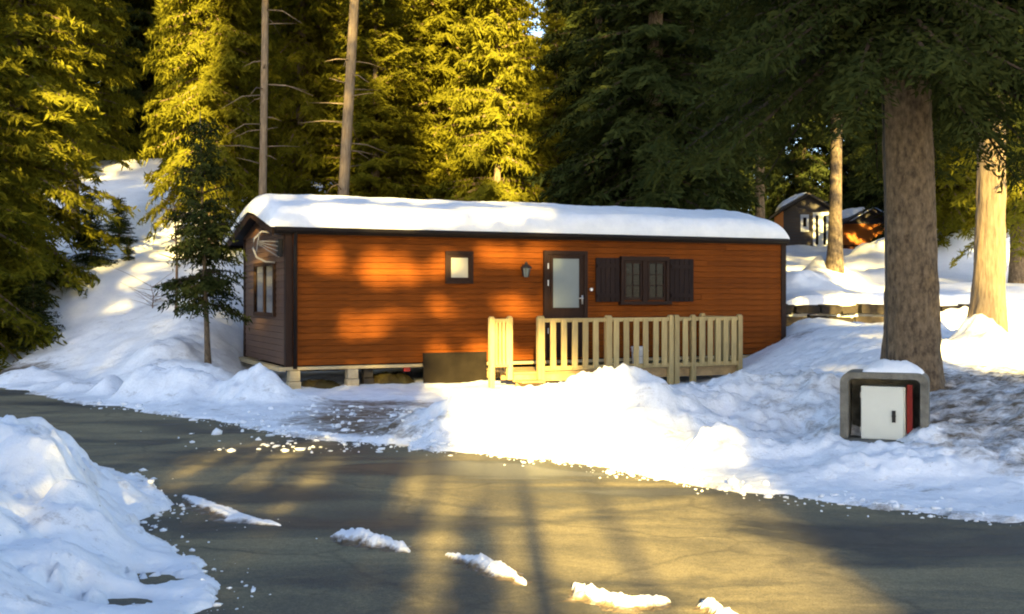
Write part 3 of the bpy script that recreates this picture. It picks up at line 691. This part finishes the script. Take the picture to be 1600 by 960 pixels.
def snow_cap(name, label, loc, rxx, ryy, hh, rz=0.0, seed=1):
    nx, ny = 46, 30; u, v = np.meshgrid(np.linspace(-1, 1, nx), np.linspace(-1, 1, ny))
    r = np.clip(1-np.abs(u)**2.6, 0, 1)*np.clip(1-np.abs(v)**2.6, 0, 1)
    z = hh*r**.55*(1+.4*fbm(u*2.2+seed, v*2.2, seed, 4))-.012
    co = np.stack([u.ravel()*rxx*(1+.06*fbm(u*3, v*3, seed+4, 3)).ravel(), v.ravel()*ryy, z.ravel()], 1); n = len(co)
    i = np.arange(ny-1)[:, None]*nx+np.arange(nx-1)[None, :]
    me = np_mesh(name, co, np.stack([i, i+1, i+nx+1, i+nx], -1).reshape(-1, 4)); me.polygons.foreach_set('use_smooth', np.ones(len(me.polygons), bool))
    o = link(name, me, M['cleansnow'], None, loc); o.rotation_euler.z = rz
    return tag(o, label, 'snow')
snow_cap('settled_snow', 'rounded cap of snow on top of the concrete housing', (hx+.17, hy+.25, hz+.612), .27, .25, .11, R(-21), 5)

# ------------------------------------------------------------------ retaining wall of dark stones
rwall = tag(empty('retaining_wall', (0, 26.0, 0)), 'low dark stone retaining wall under the snow terrace right of the chalet', 'wall')
stones = []
for v_ in range(5):
    bm = bmesh.new(); bmesh.ops.create_cube(bm, size=1.0)
    bmesh.ops.subdivide_edges(bm, edges=bm.edges[:], cuts=1)
    for q in bm.verts:
        q.co *= random.uniform(.9, 1.02); q.co += Vector((random.uniform(-.05, .05), random.uniform(-.05, .05), random.uniform(-.05, .05)))
    me = bpy.data.meshes.new('stone'); bm.to_mesh(me); bm.free(); me.materials.append(M['stone']); stones.append(me)
for row in range(4):
    x = 5.6
    while x < 14.5:
        wl = random.uniform(.38, .8)
        link('stone', random.choice(stones), None, rwall, (x+wl/2, random.uniform(-.12, -.05), .50+row*.25+random.uniform(-.02, .02)), (R(random.uniform(-6, 6)), R(random.uniform(-5, 5)), R(random.uniform(-6, 6))), (wl*random.uniform(.88, .96), random.uniform(.3, .5), random.uniform(.19, .235)))
        x += wl

# ------------------------------------------------------------------ far chalets
def far_chalet(px, py, Y, rz, label, w_, d_, h_, doors, orange, front=None):
    p = at(px, py, Y); e = tag(empty('mobile_chalet', (p.x, p.y, p.z), rz), label, 'chalet')
    n = 14; b_ = h_/n
    wl = box('wall', M['core'], e, -w_/2, w_/2, 0, d_, -.6, h_)
    bmh = MB().box(-w_/2-.02, w_/2+.02, -.025, 0, 0, b_-.012).mesh('board', front or M['farwall'])
    for k in range(n): link('board', bmh, None, wl, (0, 0, k*b_))
    sbm = MB().box(-.025, 0, 0, d_, 0, b_-.012).mesh('board', M['farorange'] if orange else M['farwall'])
    for k in range(n): link('board', sbm, None, wl, (-w_/2-.02, 0, k*b_))
    rz_ = h_+.75
    rf = MB().poly_prism([(-w_/2-.3, h_-.1), (0, rz_), (w_/2+.3, h_-.1), (w_/2+.3, h_+.0), (0, rz_+.1), (-w_/2-.3, h_)], -.5, d_+.3).build('roof', M['farwall'], e)
    MB().poly_prism([(-w_/2, h_), (w_/2, h_), (0, rz_-.02)], -.03, 0).build('gable', M['farwall'], e)
    for (x0, x1, z0, z1, kind) in doors:
        dd = box(kind, M['farwhite'], e, x0, x1, -.08, -.03, z0, z1)
        nn = 2 if x1-x0 > .5 else 1
        for q in range(nn):
            pw = (x1-x0)/nn
            box('pane', M['glass'], dd, x0+q*pw+.12, x0+(q+1)*pw-.12, -.095, -.081, z0+.25, z1-.15)
    return e, p
fe, fp = far_chalet(1262, 394, 57, R(-8), 'grey brown chalet with white glazed door far right of the main roof', 2.3, 5, 2.05,
                    [(-.35, .05, 1.0, 1.85, 'window'), (.25, 1.0, .1, 1.95, 'door')], True)
sc1 = snow_cap('roof_snow', 'patch of snow on the roof of the far grey brown chalet', (0, 0, 0), .75, 1.6, .22, 0, 9)
sc1.parent = None; sc1.location = (fp.x-.55, fp.y+1.3, fp.z+2.55); sc1.rotation_euler = (0, R(-30), R(-8))
sc2 = snow_cap('roof_snow', 'strip of snow on the right slope of the far grey brown chalet', (fp.x+.85, fp.y+2.2, fp.z+2.42), .6, 2.0, .16, 0, 12)
sc2.rotation_euler = (0, R(30), R(-8))
ge, gp = far_chalet(1352, 383, 60, R(10), 'low brown hut half hidden by a snow mound at far right', 2.4, 4, 1.1, [], True, M['farorange'])
sc3 = snow_cap('roof_snow', 'snow on the left roof slope of the low brown hut', (gp.x-.62, gp.y+1.3, gp.z+1.58), .72, 1.9, .26, R(10), 15)
sc3.rotation_euler = (0, R(-30), R(10))
sc4 = snow_cap('roof_snow', 'snow on the right roof slope of the low brown hut', (gp.x+.62, gp.y+1.45, gp.z+1.57), .74, 1.9, .28, R(10), 18)
sc4.rotation_euler = (0, R(30), R(10))

# ------------------------------------------------------------------ trees
def crown_mesh(name, seed, H=10.0, Rr=2.0, whorl=0.34, per=7, step=0.075, card=(0.20, 0.055), droop=0.5, ragged=0.35, shape=0.75, keep=1.0, mats=None, bare=0.06, cards=3, low=0.9, zfine=1e9):
    rng = np.random.default_rng(seed); V = []; Q = []; NN = []; wood = MB(); nv = 0
    zs = np.arange(0.05, H-0.25, whorl); zs = zs+rng.uniform(-.12, .12, len(zs))
    for z in zs:
        t = np.clip(z/H, 0, 1)
        crs = 2.6 if z > zfine else 1.0
        prof = (1-t)**shape*(1-(1-low)*np.exp(-t*9))
        k = max(3, int(per*(.6+.6*(1-t))+rng.uniform(-1, 1)))
        for a in (rng.uniform(0, 6.28)+np.arange(k)*6.283/k+rng.uniform(-.35, .35, k)):
            if rng.random() > keep: continue
            Lb = Rr*prof*rng.uniform(1-ragged, 1.08)+.10
            up = .05+.5*t; dr = droop*(1-t*.85)*rng.uniform(.7, 1.3); z0 = z+rng.uniform(-.12, .12)
            d = np.array([math.cos(a), math.sin(a)]); pr = np.array([-d[1], d[0]])
            cv = rng.uniform(-.18, .18)
            def pos(s):
                r = Lb*s; zz = z0 + Lb*(up*s - dr*s**1.6 + .55*dr*np.clip(s-.55, 0, 1)**1.5)
                return np.stack([d[0]*r+pr[0]*cv*Lb*s**2, d[1]*r+pr[1]*cv*Lb*s**2, zz], -1)
            sp = pos(np.array([0, .35, .7, .97]))
            wood.tube([tuple(q) for q in sp], [.022*Lb**.7+.004, .016*Lb**.7+.003, .008*Lb**.7+.002, .003], 3)
            ns = max(4, int(Lb/(step*crs))); s = np.linspace(bare, 1.0, ns)+rng.uniform(-.5, .5, ns)*(1/ns)
            s = np.clip(s, .02, 1.02); s = np.repeat(s, 2); side = np.tile([1., -1.], ns)
            P = pos(s); n = len(s)
            lt = (.16+.30*Lb**.6*(1-.75*s))*rng.uniform(.6, 1.15, n)
            ang = rng.uniform(.75, 1.25, n)*side
            dirx = d[0]*np.cos(ang)+pr[0]*np.sin(ang); diry = d[1]*np.cos(ang)+pr[1]*np.sin(ang)
            hang = rng.uniform(-.75, .05, n)*(1-.6*t)
            D = np.stack([dirx, diry, hang], -1); D /= np.linalg.norm(D, axis=1)[:, None]
            for c in range(cards):
                f = (c+.35)/cards
                C = P + D*(lt*f)[:, None] + rng.normal(0, .018, (n, 3)); C[:, 2] -= .10*lt*f**2
                dd = D + rng.normal(0, .38, (n, 3)); dd[:, 2] -= .10; dd /= np.linalg.norm(dd, axis=1)[:, None]
                sdv = np.cross(dd, rng.normal(0, 1, (n, 3))+np.array([0, 0, 1.0])); sdv /= np.linalg.norm(sdv, axis=1)[:, None]+1e-9
                hl = crs*card[0]*.5*rng.uniform(.6, 1.25, n)*(1-.25*t); hw = crs*card[1]*.5*rng.uniform(.6, 1.3, n)
                out = np.stack([C[:, 0], C[:, 1], .45*np.hypot(C[:, 0], C[:, 1])+.05], -1)
                flip = np.sign(np.einsum('ij,ij->i', np.cross(dd, sdv), out)); sdv = -sdv*flip[:, None]
                out = out/np.linalg.norm(out, axis=1)[:, None] + .75*np.cross(sdv, dd) + rng.normal(0, .25, (n, 3)); out /= np.linalg.norm(out, axis=1)[:, None]
                NN.append(np.repeat(out, 4, 0))
                A = C-dd*hl[:, None]; B = C+dd*hl[:, None]; m1 = C-dd*(hl*.25)[:, None]
                v = np.stack([A, m1+sdv*hw[:, None], B, m1-sdv*hw[:, None]], 1).reshape(-1, 3)
                V.append(v); Q.append(np.arange(nv, nv+4*n).reshape(-1, 4)); nv += 4*n
    wv = np.array(wood.v); wf = wood.f
    V = np.concatenate(V+[wv]); Q = np.concatenate(Q)
    # wood faces: quads only
    wq = np.array([q for q in wf if len(q) == 4])+nv
    me = np_mesh(name, V, np.concatenate([Q, wq]))
    for m_ in (mats or (M['needle'], M['twig'])): me.materials.append(m_)
    mi = np.zeros(len(Q)+len(wq), np.int32); mi[len(Q):] = 1
    me.polygons.foreach_set('material_index', mi)
    me.polygons.foreach_set('use_smooth', np.ones(len(mi), bool))
    wn = wv-np.array([0, 0, 0]); wn = np.stack([wv[:, 0], wv[:, 1], np.full(len(wv), .3)], -1); wn /= np.linalg.norm(wn, axis=1)[:, None]
    me.normals_split_custom_set_from_vertices(np.concatenate(NN+[wn]).astype(np.float32))
    return me
LIT = (M['needle'], M['twig']); SHADED = (M['needle_dark'], M['twigdark'])
CR = {}
CR['a'] = crown_mesh('spruce_crown', 11, per=11, whorl=.24, card=(.21, .038), cards=7)
CR['b'] = crown_mesh('spruce_crown', 12, droop=.7, ragged=.5, per=10, whorl=.26, card=(.21, .038), cards=7)
CR['c'] = crown_mesh('spruce_crown', 13, droop=.35, ragged=.45, per=10, whorl=.25, card=(.21, .038), cards=7)
CR['d'] = crown_mesh('spruce_crown', 14, droop=.6, ragged=.4, mats=SHADED, per=9, whorl=.26, card=(.21, .042), cards=7)
CR['e'] = crown_mesh('spruce_crown', 15, droop=.8, ragged=.5, mats=SHADED, per=9, whorl=.28, card=(.21, .038), cards=7)
CR['near'] = crown_mesh('spruce_crown', 16, H=10, Rr=2.6, droop=.62, ragged=.45, step=.045, card=(.115, .03), cards=6, per=15, whorl=.17, mats=SHADED, bare=.04, shape=.40, zfine=3.4)
CR['sparse'] = crown_mesh('spruce_crown', 17, keep=.8, ragged=.5, per=5, whorl=1.5, step=.05, card=(.5, .30), droop=.4)
CR['small'] = crown_mesh('spruce_crown', 18, H=3.0, Rr=1.0, whorl=.13, per=7, step=.038, card=(.13, .036), droop=.3, mats=SHADED, ragged=.45)
CRDIM = {'small': (3.0, 1.0), 'near': (10.0, 2.6)}

def trunk_mesh(H, r, lean=(0, 0), seed=0, flare=1.35, n=14, top=.12, dead=0, z_dead=(2, 6), pts_n=14):
    rng = random.Random(seed); mb = MB(); pts = []; rads = []
    ph = rng.uniform(0, 6)
    for k in range(pts_n+1):
        t = (k/pts_n)**1.5; z = -.5+(H+.5)*t
        pts.append((lean[0]*t+.03*H/10*math.sin(ph+4*t), lean[1]*t+.03*H/10*math.cos(ph*1.7+5*t), z))
        rads.append(r*((1-t)*(1-top)+top)*(1+(flare-1)*math.exp(-max(0, z)/.35)))
    mb.tube(pts, rads, n, .10, rng)
    for k in range(dead):
        z = rng.uniform(*z_dead); t = z/H; a = rng.uniform(0, 6.28); l_ = rng.uniform(.4, 1.3)
        x, y = lean[0]*t, lean[1]*t; c, s_ = math.cos(a), math.sin(a); dz = rng.uniform(-.3, .35)
        mb.tube([(x, y, z), (x+c*l_*.5, y+s_*l_*.5, z+dz*.3*l_), (x+c*l_, y+s_*l_, z+dz*l_-.12*l_)], [.018, .012, .004], 4)
    return mb
def bark_trunk(H, r, lean, seed, top):
    nz_, na = 200, 56
    t = (np.linspace(0, 1, nz_))**1.8; z = -.5+(H+.5)*t
    A = np.linspace(0, 2*math.pi, na, endpoint=False); T_, AA = np.meshgrid(t, A, indexing='ij'); Z = -.5+(H+.5)*T_
    rad = r*((1-T_)*(1-top)+top)*(1+.30*np.exp(-np.maximum(0, Z)/.4)*(1+.45*np.sin(AA*5+seed)))
    cxs, sns = np.cos(AA), np.sin(AA)
    pl = fbm(AA*2.6*1.5+seed, Z*3.2, seed, 4, .6) + .6*np.abs(fbm(cxs*5+7, sns*5+Z*2.4, seed+9, 4, .6))
    rad = rad*(1+.05*fbm(cxs*1.3, Z*.9+sns, seed+3, 3)) + .030*np.clip(pl, -.6, .6)*np.clip(r/.27, .5, 1)
    x = lean[0]*T_+rad*cxs+.03*np.sin(Z*.7+seed); y = lean[1]*T_+rad*sns
    i = np.arange(nz_-1)[:, None]*na+np.arange(na)[None, :]; j = np.arange(nz_-1)[:, None]*na+(np.arange(na)[None, :]+1) % na
    me = np_mesh('trunk', np.stack([x.ravel(), y.ravel(), Z.ravel()], 1), np.stack([i, j, j+na, i+na], -1).reshape(-1, 4))
    me.polygons.foreach_set('use_smooth', np.ones(len(me.polygons), bool)); return me
def tree(name, label, x, y, H, Rr, zb, var, tr=.16, cat='tree', group=None, bark='bark', lean=(0, 0), dead=0, z_dead=(2, 6), z=None, rz=None, top=.12, sx=1.0):
    z = ground_z(x, y) if z is None else z
    e = tag(empty(name, (x, y, z)), label, cat, group)
    if tr >= .215 and y > 0: link('trunk', bark_trunk(H*.97, tr, lean, 3+int(abs(x*7)), top), M[bark], e)
    else: trunk_mesh(H*.97, tr, lean, int(abs(x*31+y*17)), dead=dead, z_dead=z_dead, top=top).build('trunk', M[bark], e, True)
    h0, r0 = CRDIM.get(var, (10.0, 2.0))
    c = link('crown', CR[var], None, e, (lean[0]*.6, lean[1]*.6, zb), (0, 0, random.uniform(0, 6.28) if rz is None else rz), (Rr/r0*sx, Rr/r0, (H-zb)/h0))
    return e
def pxt(px, Y): return (px-CX)/F*Y
def T(label, px, Y, H, Rr, zb, var, **k): return tree('spruce_tree', label, pxt(px, Y), Y, H, Rr, zb, var, **k)
# --- left
T('big dull green spruce at the left edge, in front of the snow slope', 28, 25.5, 15, 2.5, .5, 'b', tr=.2, group='spruces left of the chalet')
T('spruce cut by the left picture edge, boughs hanging to the brown ground', -75, 23, 13, 2.3, .2, 'b', tr=.2, group='spruces left of the chalet')
T('spruce with golden tips behind the big one at the left edge', 112, 31, 17, 2.0, 2.6, 'c', tr=.2, group='spruces left of the chalet')
T('tall golden lit spruce left of the chalet, behind the small thin trunked one', 330, 28.5, 17, 1.75, 1.8, 'a', tr=.14, group='spruces left of the chalet')
T('slender lit spruce between the golden one and the pale trunks', 395, 34, 18, 1.9, 1.0, 'c', tr=.16, group='spruces behind the chalet')
T('small dark spruce with bare thin trunk in snow beside the chalet', 326, 19.5, 4.5, .70, 1.2, 'small', tr=.055, lean=(-.14, 0), group='spruces left of the chalet', sx=1.0)
# pale bare trunks
T('pale bare trunked spruce rising behind the left end of the roof', 412, 27, 17, 1.5, 7.2, 'c', tr=.10, bark='barkpale', dead=22, z_dead=(1.5, 7), group='bare trunked spruces behind the chalet', top=.5)
T('leaning grey bare trunked spruce behind the roof, right of the pale one', 524, 27, 18, 1.4, 9.0, 'e', tr=.14, bark='barkpale', lean=(.85, 0), dead=30, z_dead=(1.5, 8), group='bare trunked spruces behind the chalet', top=.5)
# behind chalet
BH = 'spruces behind the chalet'
T('dark shaded spruce between the two bare trunks behind the roof', 470, 31, 17, 2.0, .8, 'b', group=BH)
T('dark shaded spruce right of the leaning grey trunk', 585, 30, 11, 2.2, .6, 'c', group=BH)
T('golden spruce above the middle left of the roof, tallest left of the sky gap', 690, 33, 18, 2.6, .5, 'a', group=BH)
T('bright golden spruce with pale trunk behind the small window part of roof', 776, 29.5, 16, 1.7, .8, 'c', tr=.11, bark='barkpale', group=BH)
T('golden spruce at the right end of the sunlit trees', 868, 33, 9, 1.4, .4, 'b', group=BH)
T('golden spruce filling the gap left of the pale golden trunk', 735, 36, 19, 2.4, .5, 'c', group=BH)
T('golden spruce in the middle back of the sunlit trees', 660, 41, 20, 2.8, .5, 'a', group=BH)
T('golden spruce under the bright sky gap', 812, 40, 7.6, 2.3, .4, 'a', group=BH)
T('golden spruce far behind, left of the sunlit gap', 628, 38, 19, 2.4, .5, 'a', group=BH)
# dark right
RG = 'dark spruces right behind the chalet'
T('broad dark spruce with brown trunk behind the right half of roof', 1025, 26.5, 17, 2.7, 3.0, 'd', tr=.26, group=RG)
T('dark spruce just right of the golden trees', 935, 29, 17, 2.0, .6, 'e', group=RG)
T('dark spruce behind the right end of the chalet roof', 1078, 31, 18, 2.1, .8, 'd', group=RG)
T('dark spruce above the far grey brown chalet', 1190, 33, 18, 2.0, 5.6, 'e', group=RG)
T('spruce with orange lit trunk foot between the two far chalets', 1306, 31, 17, 2.2, 4.4, 'd', tr=.19, group=RG)
T('dark spruce behind the big trunk, above the low brown hut', 1415, 40, 18, 2.8, 4.4, 'e', tr=.2, group=RG)
big_t = T('huge dark spruce with thick trunk behind the electrical cabinet', 1425, 12.2, 15, 2.5, 3.6, 'near', tr=.275, group='big trunks at the right', lean=(-.30, 0), top=.45)
T('sunlit trunked spruce rising from a snow cone at right', 1540, 17.0, 16, 2.0, 3.9, 'near', tr=.22, group='big trunks at the right', bark='barkpale', lean=(.35, 0), top=.4)
T('golden low spruce between the two big trunks at right', 1482, 36, 13, 1.7, .2, 'a', group='sunlit spruces at the right')
T('sunlit spruce at the right edge behind the snow cone', 1590, 30, 14, 1.7, 2.0, 'b', tr=.2, group='sunlit spruces at the right')
T('spruce far behind the low brown hut', 1350, 68, 18, 2.6, 1.0, 'd', group=RG)
# backdrop
rngb = random.Random(5)
for Yb, stp in ((46, 80), (54, 66), (62, 60), (72, 55)):
    px = -160
    while px < 1780:
        if not (Yb < 50 and 120 < px < 300) and not (795 < px < 860) and not (Yb < 70 and 1105 < px < 1475):
            zone = ('dark forest above the snow slope at left' if px < 300 else 'dark forest behind the bare trunks' if px < 600 else
                    'sunlit forest deep behind the golden spruces' if px < 900 else 'dark forest behind the right half of the roof' if px < 1250 else 'forest behind the far chalets and big trunks')
            T('spruce in the '+zone, px, Yb+rngb.uniform(-3, 3)+(6 if 100 < px < 300 else 0), rngb.uniform(20, 28), rngb.uniform(2.6, 3.4), rngb.uniform(.3, 1.2),
              rngb.choice('abc' if 600 < px < 900 else 'bcd' if px < 600 else 'dde'), group=zone)
        px += stp*rngb.uniform(.8, 1.25)
# small spruces on the snow slope
def S(label, px, Y, H, Rr): return T(label, px, Y, H, Rr, .02, 'small', tr=.04, group='young spruces on the snow slope', cat='young tree')
S('largest young dark spruce low on the snow slope at left', 142, 27, 1.9, .55); S('young spruce in the middle of the snow slope', 186, 30, 1.3, .42)
S('tiny dark spruce alone on the snow slope', 201, 27.5, .62, .17); S('young spruce under the big left boughs beside the brown ground', 52, 23.5, 1.5, .6)
# bare sapling and bare bush
def bare(name, label, px, Y, H, r, nb, spread, cat, seed):
    rng = random.Random(seed); x = pxt(px, Y); mb = MB()
    e = tag(empty(name, (x, Y, ground_z(x, Y))), label, cat)
    mb.tube([(0, 0, -.1), (.02, 0, H*.5), (-.04, 0, H)], [r, r*.7, r*.25], 6); mb.build('stem', M['twig'], e, True)
    for k in range(nb):
        z = H*rng.uniform(.05 if spread > .5 else .35, .95); a = rng.uniform(0, 6.28); l_ = spread*rng.uniform(.5, 1.1); up = rng.uniform(-.1, .7)
        MB().tube([(0, 0, z), (l_*.5*math.cos(a), l_*.5*math.sin(a), z+up*l_*.5), (l_*math.cos(a), l_*math.sin(a), z+up*l_*.9)], [r*.5, r*.35, r*.15], 4).build('twig', M['twig'], e)
bare('bare_sapling', 'thin bare sapling standing in snow left of the small dark spruce', 275, 22.5, 2.2, .035, 16, .45, 'sapling', 3)
bare('bare_bush', 'low leafless bush on the snow left of the bare sapling', 238, 23.5, .5, .012, 26, .75, 'bush', 4)
# cable beside the big trunk
p0, p1 = at(1381, 200, 11.9), at(1386, 560, 11.9)
cb = MB().tube([p0+Vector((-.01, 0, .5)), p0, p0.lerp(p1, .4)+Vector((.004, 0, 0)), p1, p1+Vector((.01, 0, -.15))], .013, 6).build('cable', M['black'], None, True)
tag(cb, 'thin dark cable hanging down along the left side of the thick trunk', 'cable')

# ------------------------------------------------------------------ trees behind the viewpoint, which shade the place
def K(u, Y, H, Rr, zb, var, tr=.2, **k):
    return tree('spruce_tree', 'spruce across the road behind the viewpoint', u+SUN_DX*Y, Y, H, Rr, zb, var, tr=tr, group='trees across the road behind the viewpoint', **k)
TE = math.tan(R(SUN_EL)); rk = random.Random(21)
def fill(u0, u1, v0, v1, sp=.85, Rr=1.1, var='de', yr=(-30, -9), stretch=1.45, tr=.15):
    """a belt of trees whose crowns shade the band v0..v1 (height on the sun's slope) between u0 and u1"""
    u = u0+Rr*.6
    while u < u1-Rr*.5:
        Y = rk.uniform(*yr); z0 = max(.6, v0-Y*TE*1.0); z1 = v0-Y*TE+(v1-v0)*stretch
        K(u+rk.uniform(-.1, .1), Y, z1, Rr*rk.uniform(.9, 1.15), z0, rk.choice(var), tr=tr, z=0.05)
        u += sp
fill(2.1, 6.5, 0, 16, .8, 1.15); fill(2.5, 6.6, 7, 19, 1.2, 1.4, yr=(-34, -20))
fill(9.9, 17, 0, 16, 1.2, 1.4); fill(6.6, 10, 12.4, 20, 1.1, 1.2); fill(6.7, 9.8, 0, 4.2, 1.0, .9, stretch=1.3)
fill(-6.6, -3.4, 10.2, 20, .7, 1.1, tr=.08); fill(-17, -9.4, 0, 20, 1.5, 1.35, var='be'); fill(-17, -10.5, 9, 22, 2.2, 1.5, var='be', yr=(-40, -25)); fill(-9.4, -3.0, 0, 4.7, .45, .95, stretch=1.5, yr=(-26, -8))
fill(-5.0, -2.6, 0, 3.6, .4, .85, stretch=1.6, yr=(-14, -6)); fill(-3.4, -.4, 0, 2.3, .4, .7, stretch=1.5, yr=(-11, -6)); fill(-.9, .35, 0, 1.7, .4, .5, stretch=1.5, yr=(-9, -6))
fill(-9.6, -4.0, 4.6, 8.6, .9, .75, var='be', yr=(-40, -20), tr=.08); fill(-9.6, -3.7, 5.0, 9.2, .62, 1.0, var=['sparse', 'b', 'sparse'], stretch=1.35, yr=(-48, -25), tr=.08)
fill(-3.9, -.9, 3.75, 5.5, .36, .7, stretch=1.45, yr=(-18, -8), tr=.04); fill(-1.6, -.1, 3.3, 4.6, .7, .5, stretch=1.3, yr=(-18, -8), tr=.04); fill(1.45, 2.9, 4.0, 7.0, .36, .65, stretch=1.5, yr=(-30, -14), tr=.04); fill(2.35, 3.6, 0, 9, .35, .6); fill(-14, -9.2, 7, 19, .9, .85); fill(-11.6, -6.3, 7.2, 11.0, .45, .85, var=['sparse', 'e'], stretch=1.3, tr=.06)
fill(1.1, 2.6, 6.9, 19, .45, .8, tr=.06, yr=(-50, -35))
for uu, yy, v0, v1, rr in ((-3.1, -18, 10.3, 16.8, 1.1), (-2.2, -16, 10.4, 15.6, 1.2), (-1.2, -20, 10.5, 14.2, 1.2), (-.2, -24, 10.7, 13.4, .9)):
    K(uu, yy, v1-yy*TE, rr, v0-yy*TE, 'd', z=.05, tr=.07)
K(-1.15, -12, 9, .25, 8.2, 'sparse', tr=.26, z=.05); K(-.80, -14, 9.5, .25, 8.6, 'sparse', tr=.26, z=.05); K(.30, -10, 8.0, .25, 7.2, 'sparse', tr=.16, z=.05); K(-3.1, -12, 9, .25, 8, 'sparse', tr=.3, z=.05)
for uu, yy, v0, v1 in ((-3.4, -15, 6.0, 10), (-2.2, -19, 6.1, 10.5), (-1.0, -16, 6.5, 10), (.1, -20, 6.9, 10.5), (.9, -17, 6.9, 11), (-1.7, -24, 6.2, 10.5), (-2.8, -18, 6.4, 10), (-.5, -14, 6.6, 10.5), (-3.6, -22, 6.5, 10.5)):
    K(uu, yy, v1-yy*TE+1.6, 1.2, v0-yy*TE, 'sparse', tr=.08, z=.05)

# ------------------------------------------------------------------ snow left on the road
def ridge(label, pxs, wdt, hgt, seed):
    pts = [Vector((*gnd(*q), 0)) for q in pxs]; rng = random.Random(seed)
    n, m_ = 140, 27; co = []
    cum = [0]
    for a, b_ in zip(pts, pts[1:]): cum.append(cum[-1]+(b_-a).length)
    sx = np.linspace(0, cum[-1], n); cx = np.interp(sx, cum, [p.x for p in pts]); cy = np.interp(sx, cum, [p.y for p in pts])
    tx, ty = np.gradient(cx), np.gradient(cy); ll = np.hypot(tx, ty); nx_, ny_ = -ty/ll, tx/ll
    v = np.linspace(-1, 1, m_); U, V = np.meshgrid(np.linspace(0, 1, n), v, indexing='ij')
    endt = np.clip(1-np.abs(2*U-1)**4, 0, 1)
    wv = 2.0*wdt*(.75+.5*fbm(U*7+seed, U*0, seed, 3))*endt**.6
    off = V*wv*(1+.6*fbm(U*16, V*2, seed+3, 4, .6))
    x = cx[:, None]+nx_[:, None]*off; y = cy[:, None]+ny_[:, None]*off
    hump = np.clip(1-(np.abs(V+.15*fbm(U*5, V*0, seed+2, 3))/.5)**2.0, 0, 1)
    nn = fbm(U*7+seed, V*3, seed+7, 5, .6)
    z = hgt*hump**.7*endt**.5*np.clip(.8+.9*nn, .08, 1.9) + .012*np.clip(1-np.abs(V)**3, 0, 1)*endt*np.clip(.75+1.6*fbm(U*11, V*5, seed+21, 4), 0, 2) - .004
    dirt = np.clip(.66-.45*hump, .25, .66)
    c = (x.mean(), y.mean())
    co = np.stack([x.ravel()-c[0], y.ravel()-c[1], z.ravel()], 1); i = np.arange(n-1)[:, None]*m_+np.arange(m_-1)[None, :]
    me = np_mesh('snow_ridge', co, np.stack([i, i+m_, i+m_+1, i+1], -1).reshape(-1, 4)); me.polygons.foreach_set('use_smooth', np.ones(len(me.polygons), bool))
    at_ = me.attributes.new('dirt', 'FLOAT', 'POINT'); at_.data.foreach_set('value', dirt.ravel().astype(np.float32))
    tag(link('snow_ridge', me, M['snow'], None, (c[0], c[1], 0)), label, 'snow', 'snow ridges left on the asphalt')
ridge('thin slushy ridge of snow reaching from the near left snow pile', [(285, 775), (330, 795), (375, 812), (440, 822)], .12, .035, 3)
ridge('short lumpy snow ridge in the middle of the road', [(517, 838), (560, 848), (600, 853), (640, 864)], .085, .075, 8)
ridge('tapering snow ridge pointing right on the near asphalt', [(695, 868), (735, 880), (775, 893), (822, 914)], .07, .055, 13)
ridge('nearest snow ridge at the bottom edge, with upturned right end', [(895, 918), (935, 940), (985, 950), (1048, 940)], .08, .06, 21)
ridge('snow lump at the bottom edge right of the nearest ridge', [(1095, 945), (1125, 962), (1165, 985)], .06, .05, 27)
# clods and crumbs along the road edges
def clods():
    rng = np.random.default_rng(4); base = bmesh.new(); bmesh.ops.create_icosphere(base, subdivisions=1, radius=1)
    bv = np.array([v.co[:] for v in base.verts]); bf = np.array([[v.index for v in f.verts] for f in base.faces]); base.free()
    V = []; Fc = []; k = 0
    pts = []
    def along(poly, n, spread, bias):
        for _ in range(n):
            j = rng.integers(0, len(poly)-1); t = rng.random(); a, b_ = poly[j], poly[j+1]
            pts.append((a[0]+(b_[0]-a[0])*t+rng.normal(0, spread), a[1]+(b_[1]-a[1])*t+bias+rng.normal(0, spread)))
    along(far_edge[3:13], 500, .13, .1); along(far_edge[6:11], 150, .25, .2); along(NEAR[0:8], 130, .10, 0)
    for _ in range(420): pts.append((rng.normal(-1.7, .9), rng.uniform(11.6, 15.5)))
    for _ in range(40): pts.append((rng.normal(-2.4, .5), rng.uniform(5.7, 8.2)))
    pts = np.array(pts); h, _ = terrain(pts[:, 0], pts[:, 1]); h = np.maximum(h, 0)
    for (x, y), z in zip(pts, h):
        r = min(.06, .004+rng.exponential(.010))*np.clip(y/12, .35, 1)
        v = bv*(r*rng.uniform(.5, 1.4, 3)*np.array([1.2, 1.2, .7]))*(1+rng.uniform(-.4, .4, (len(bv), 1)))
        V.append(v+np.array([x, y, z+r*.15])); Fc.append(bf+k); k += len(bv)
    me = np_mesh('snow_clods', np.concatenate(V), np.concatenate(Fc)); me.polygons.foreach_set('use_smooth', np.ones(len(me.polygons), bool))
    tag(link('snow_clods', me, M['cleansnow']), 'crumbs and clods of snow scattered along the road edges', 'snow', kind='stuff')
clods()
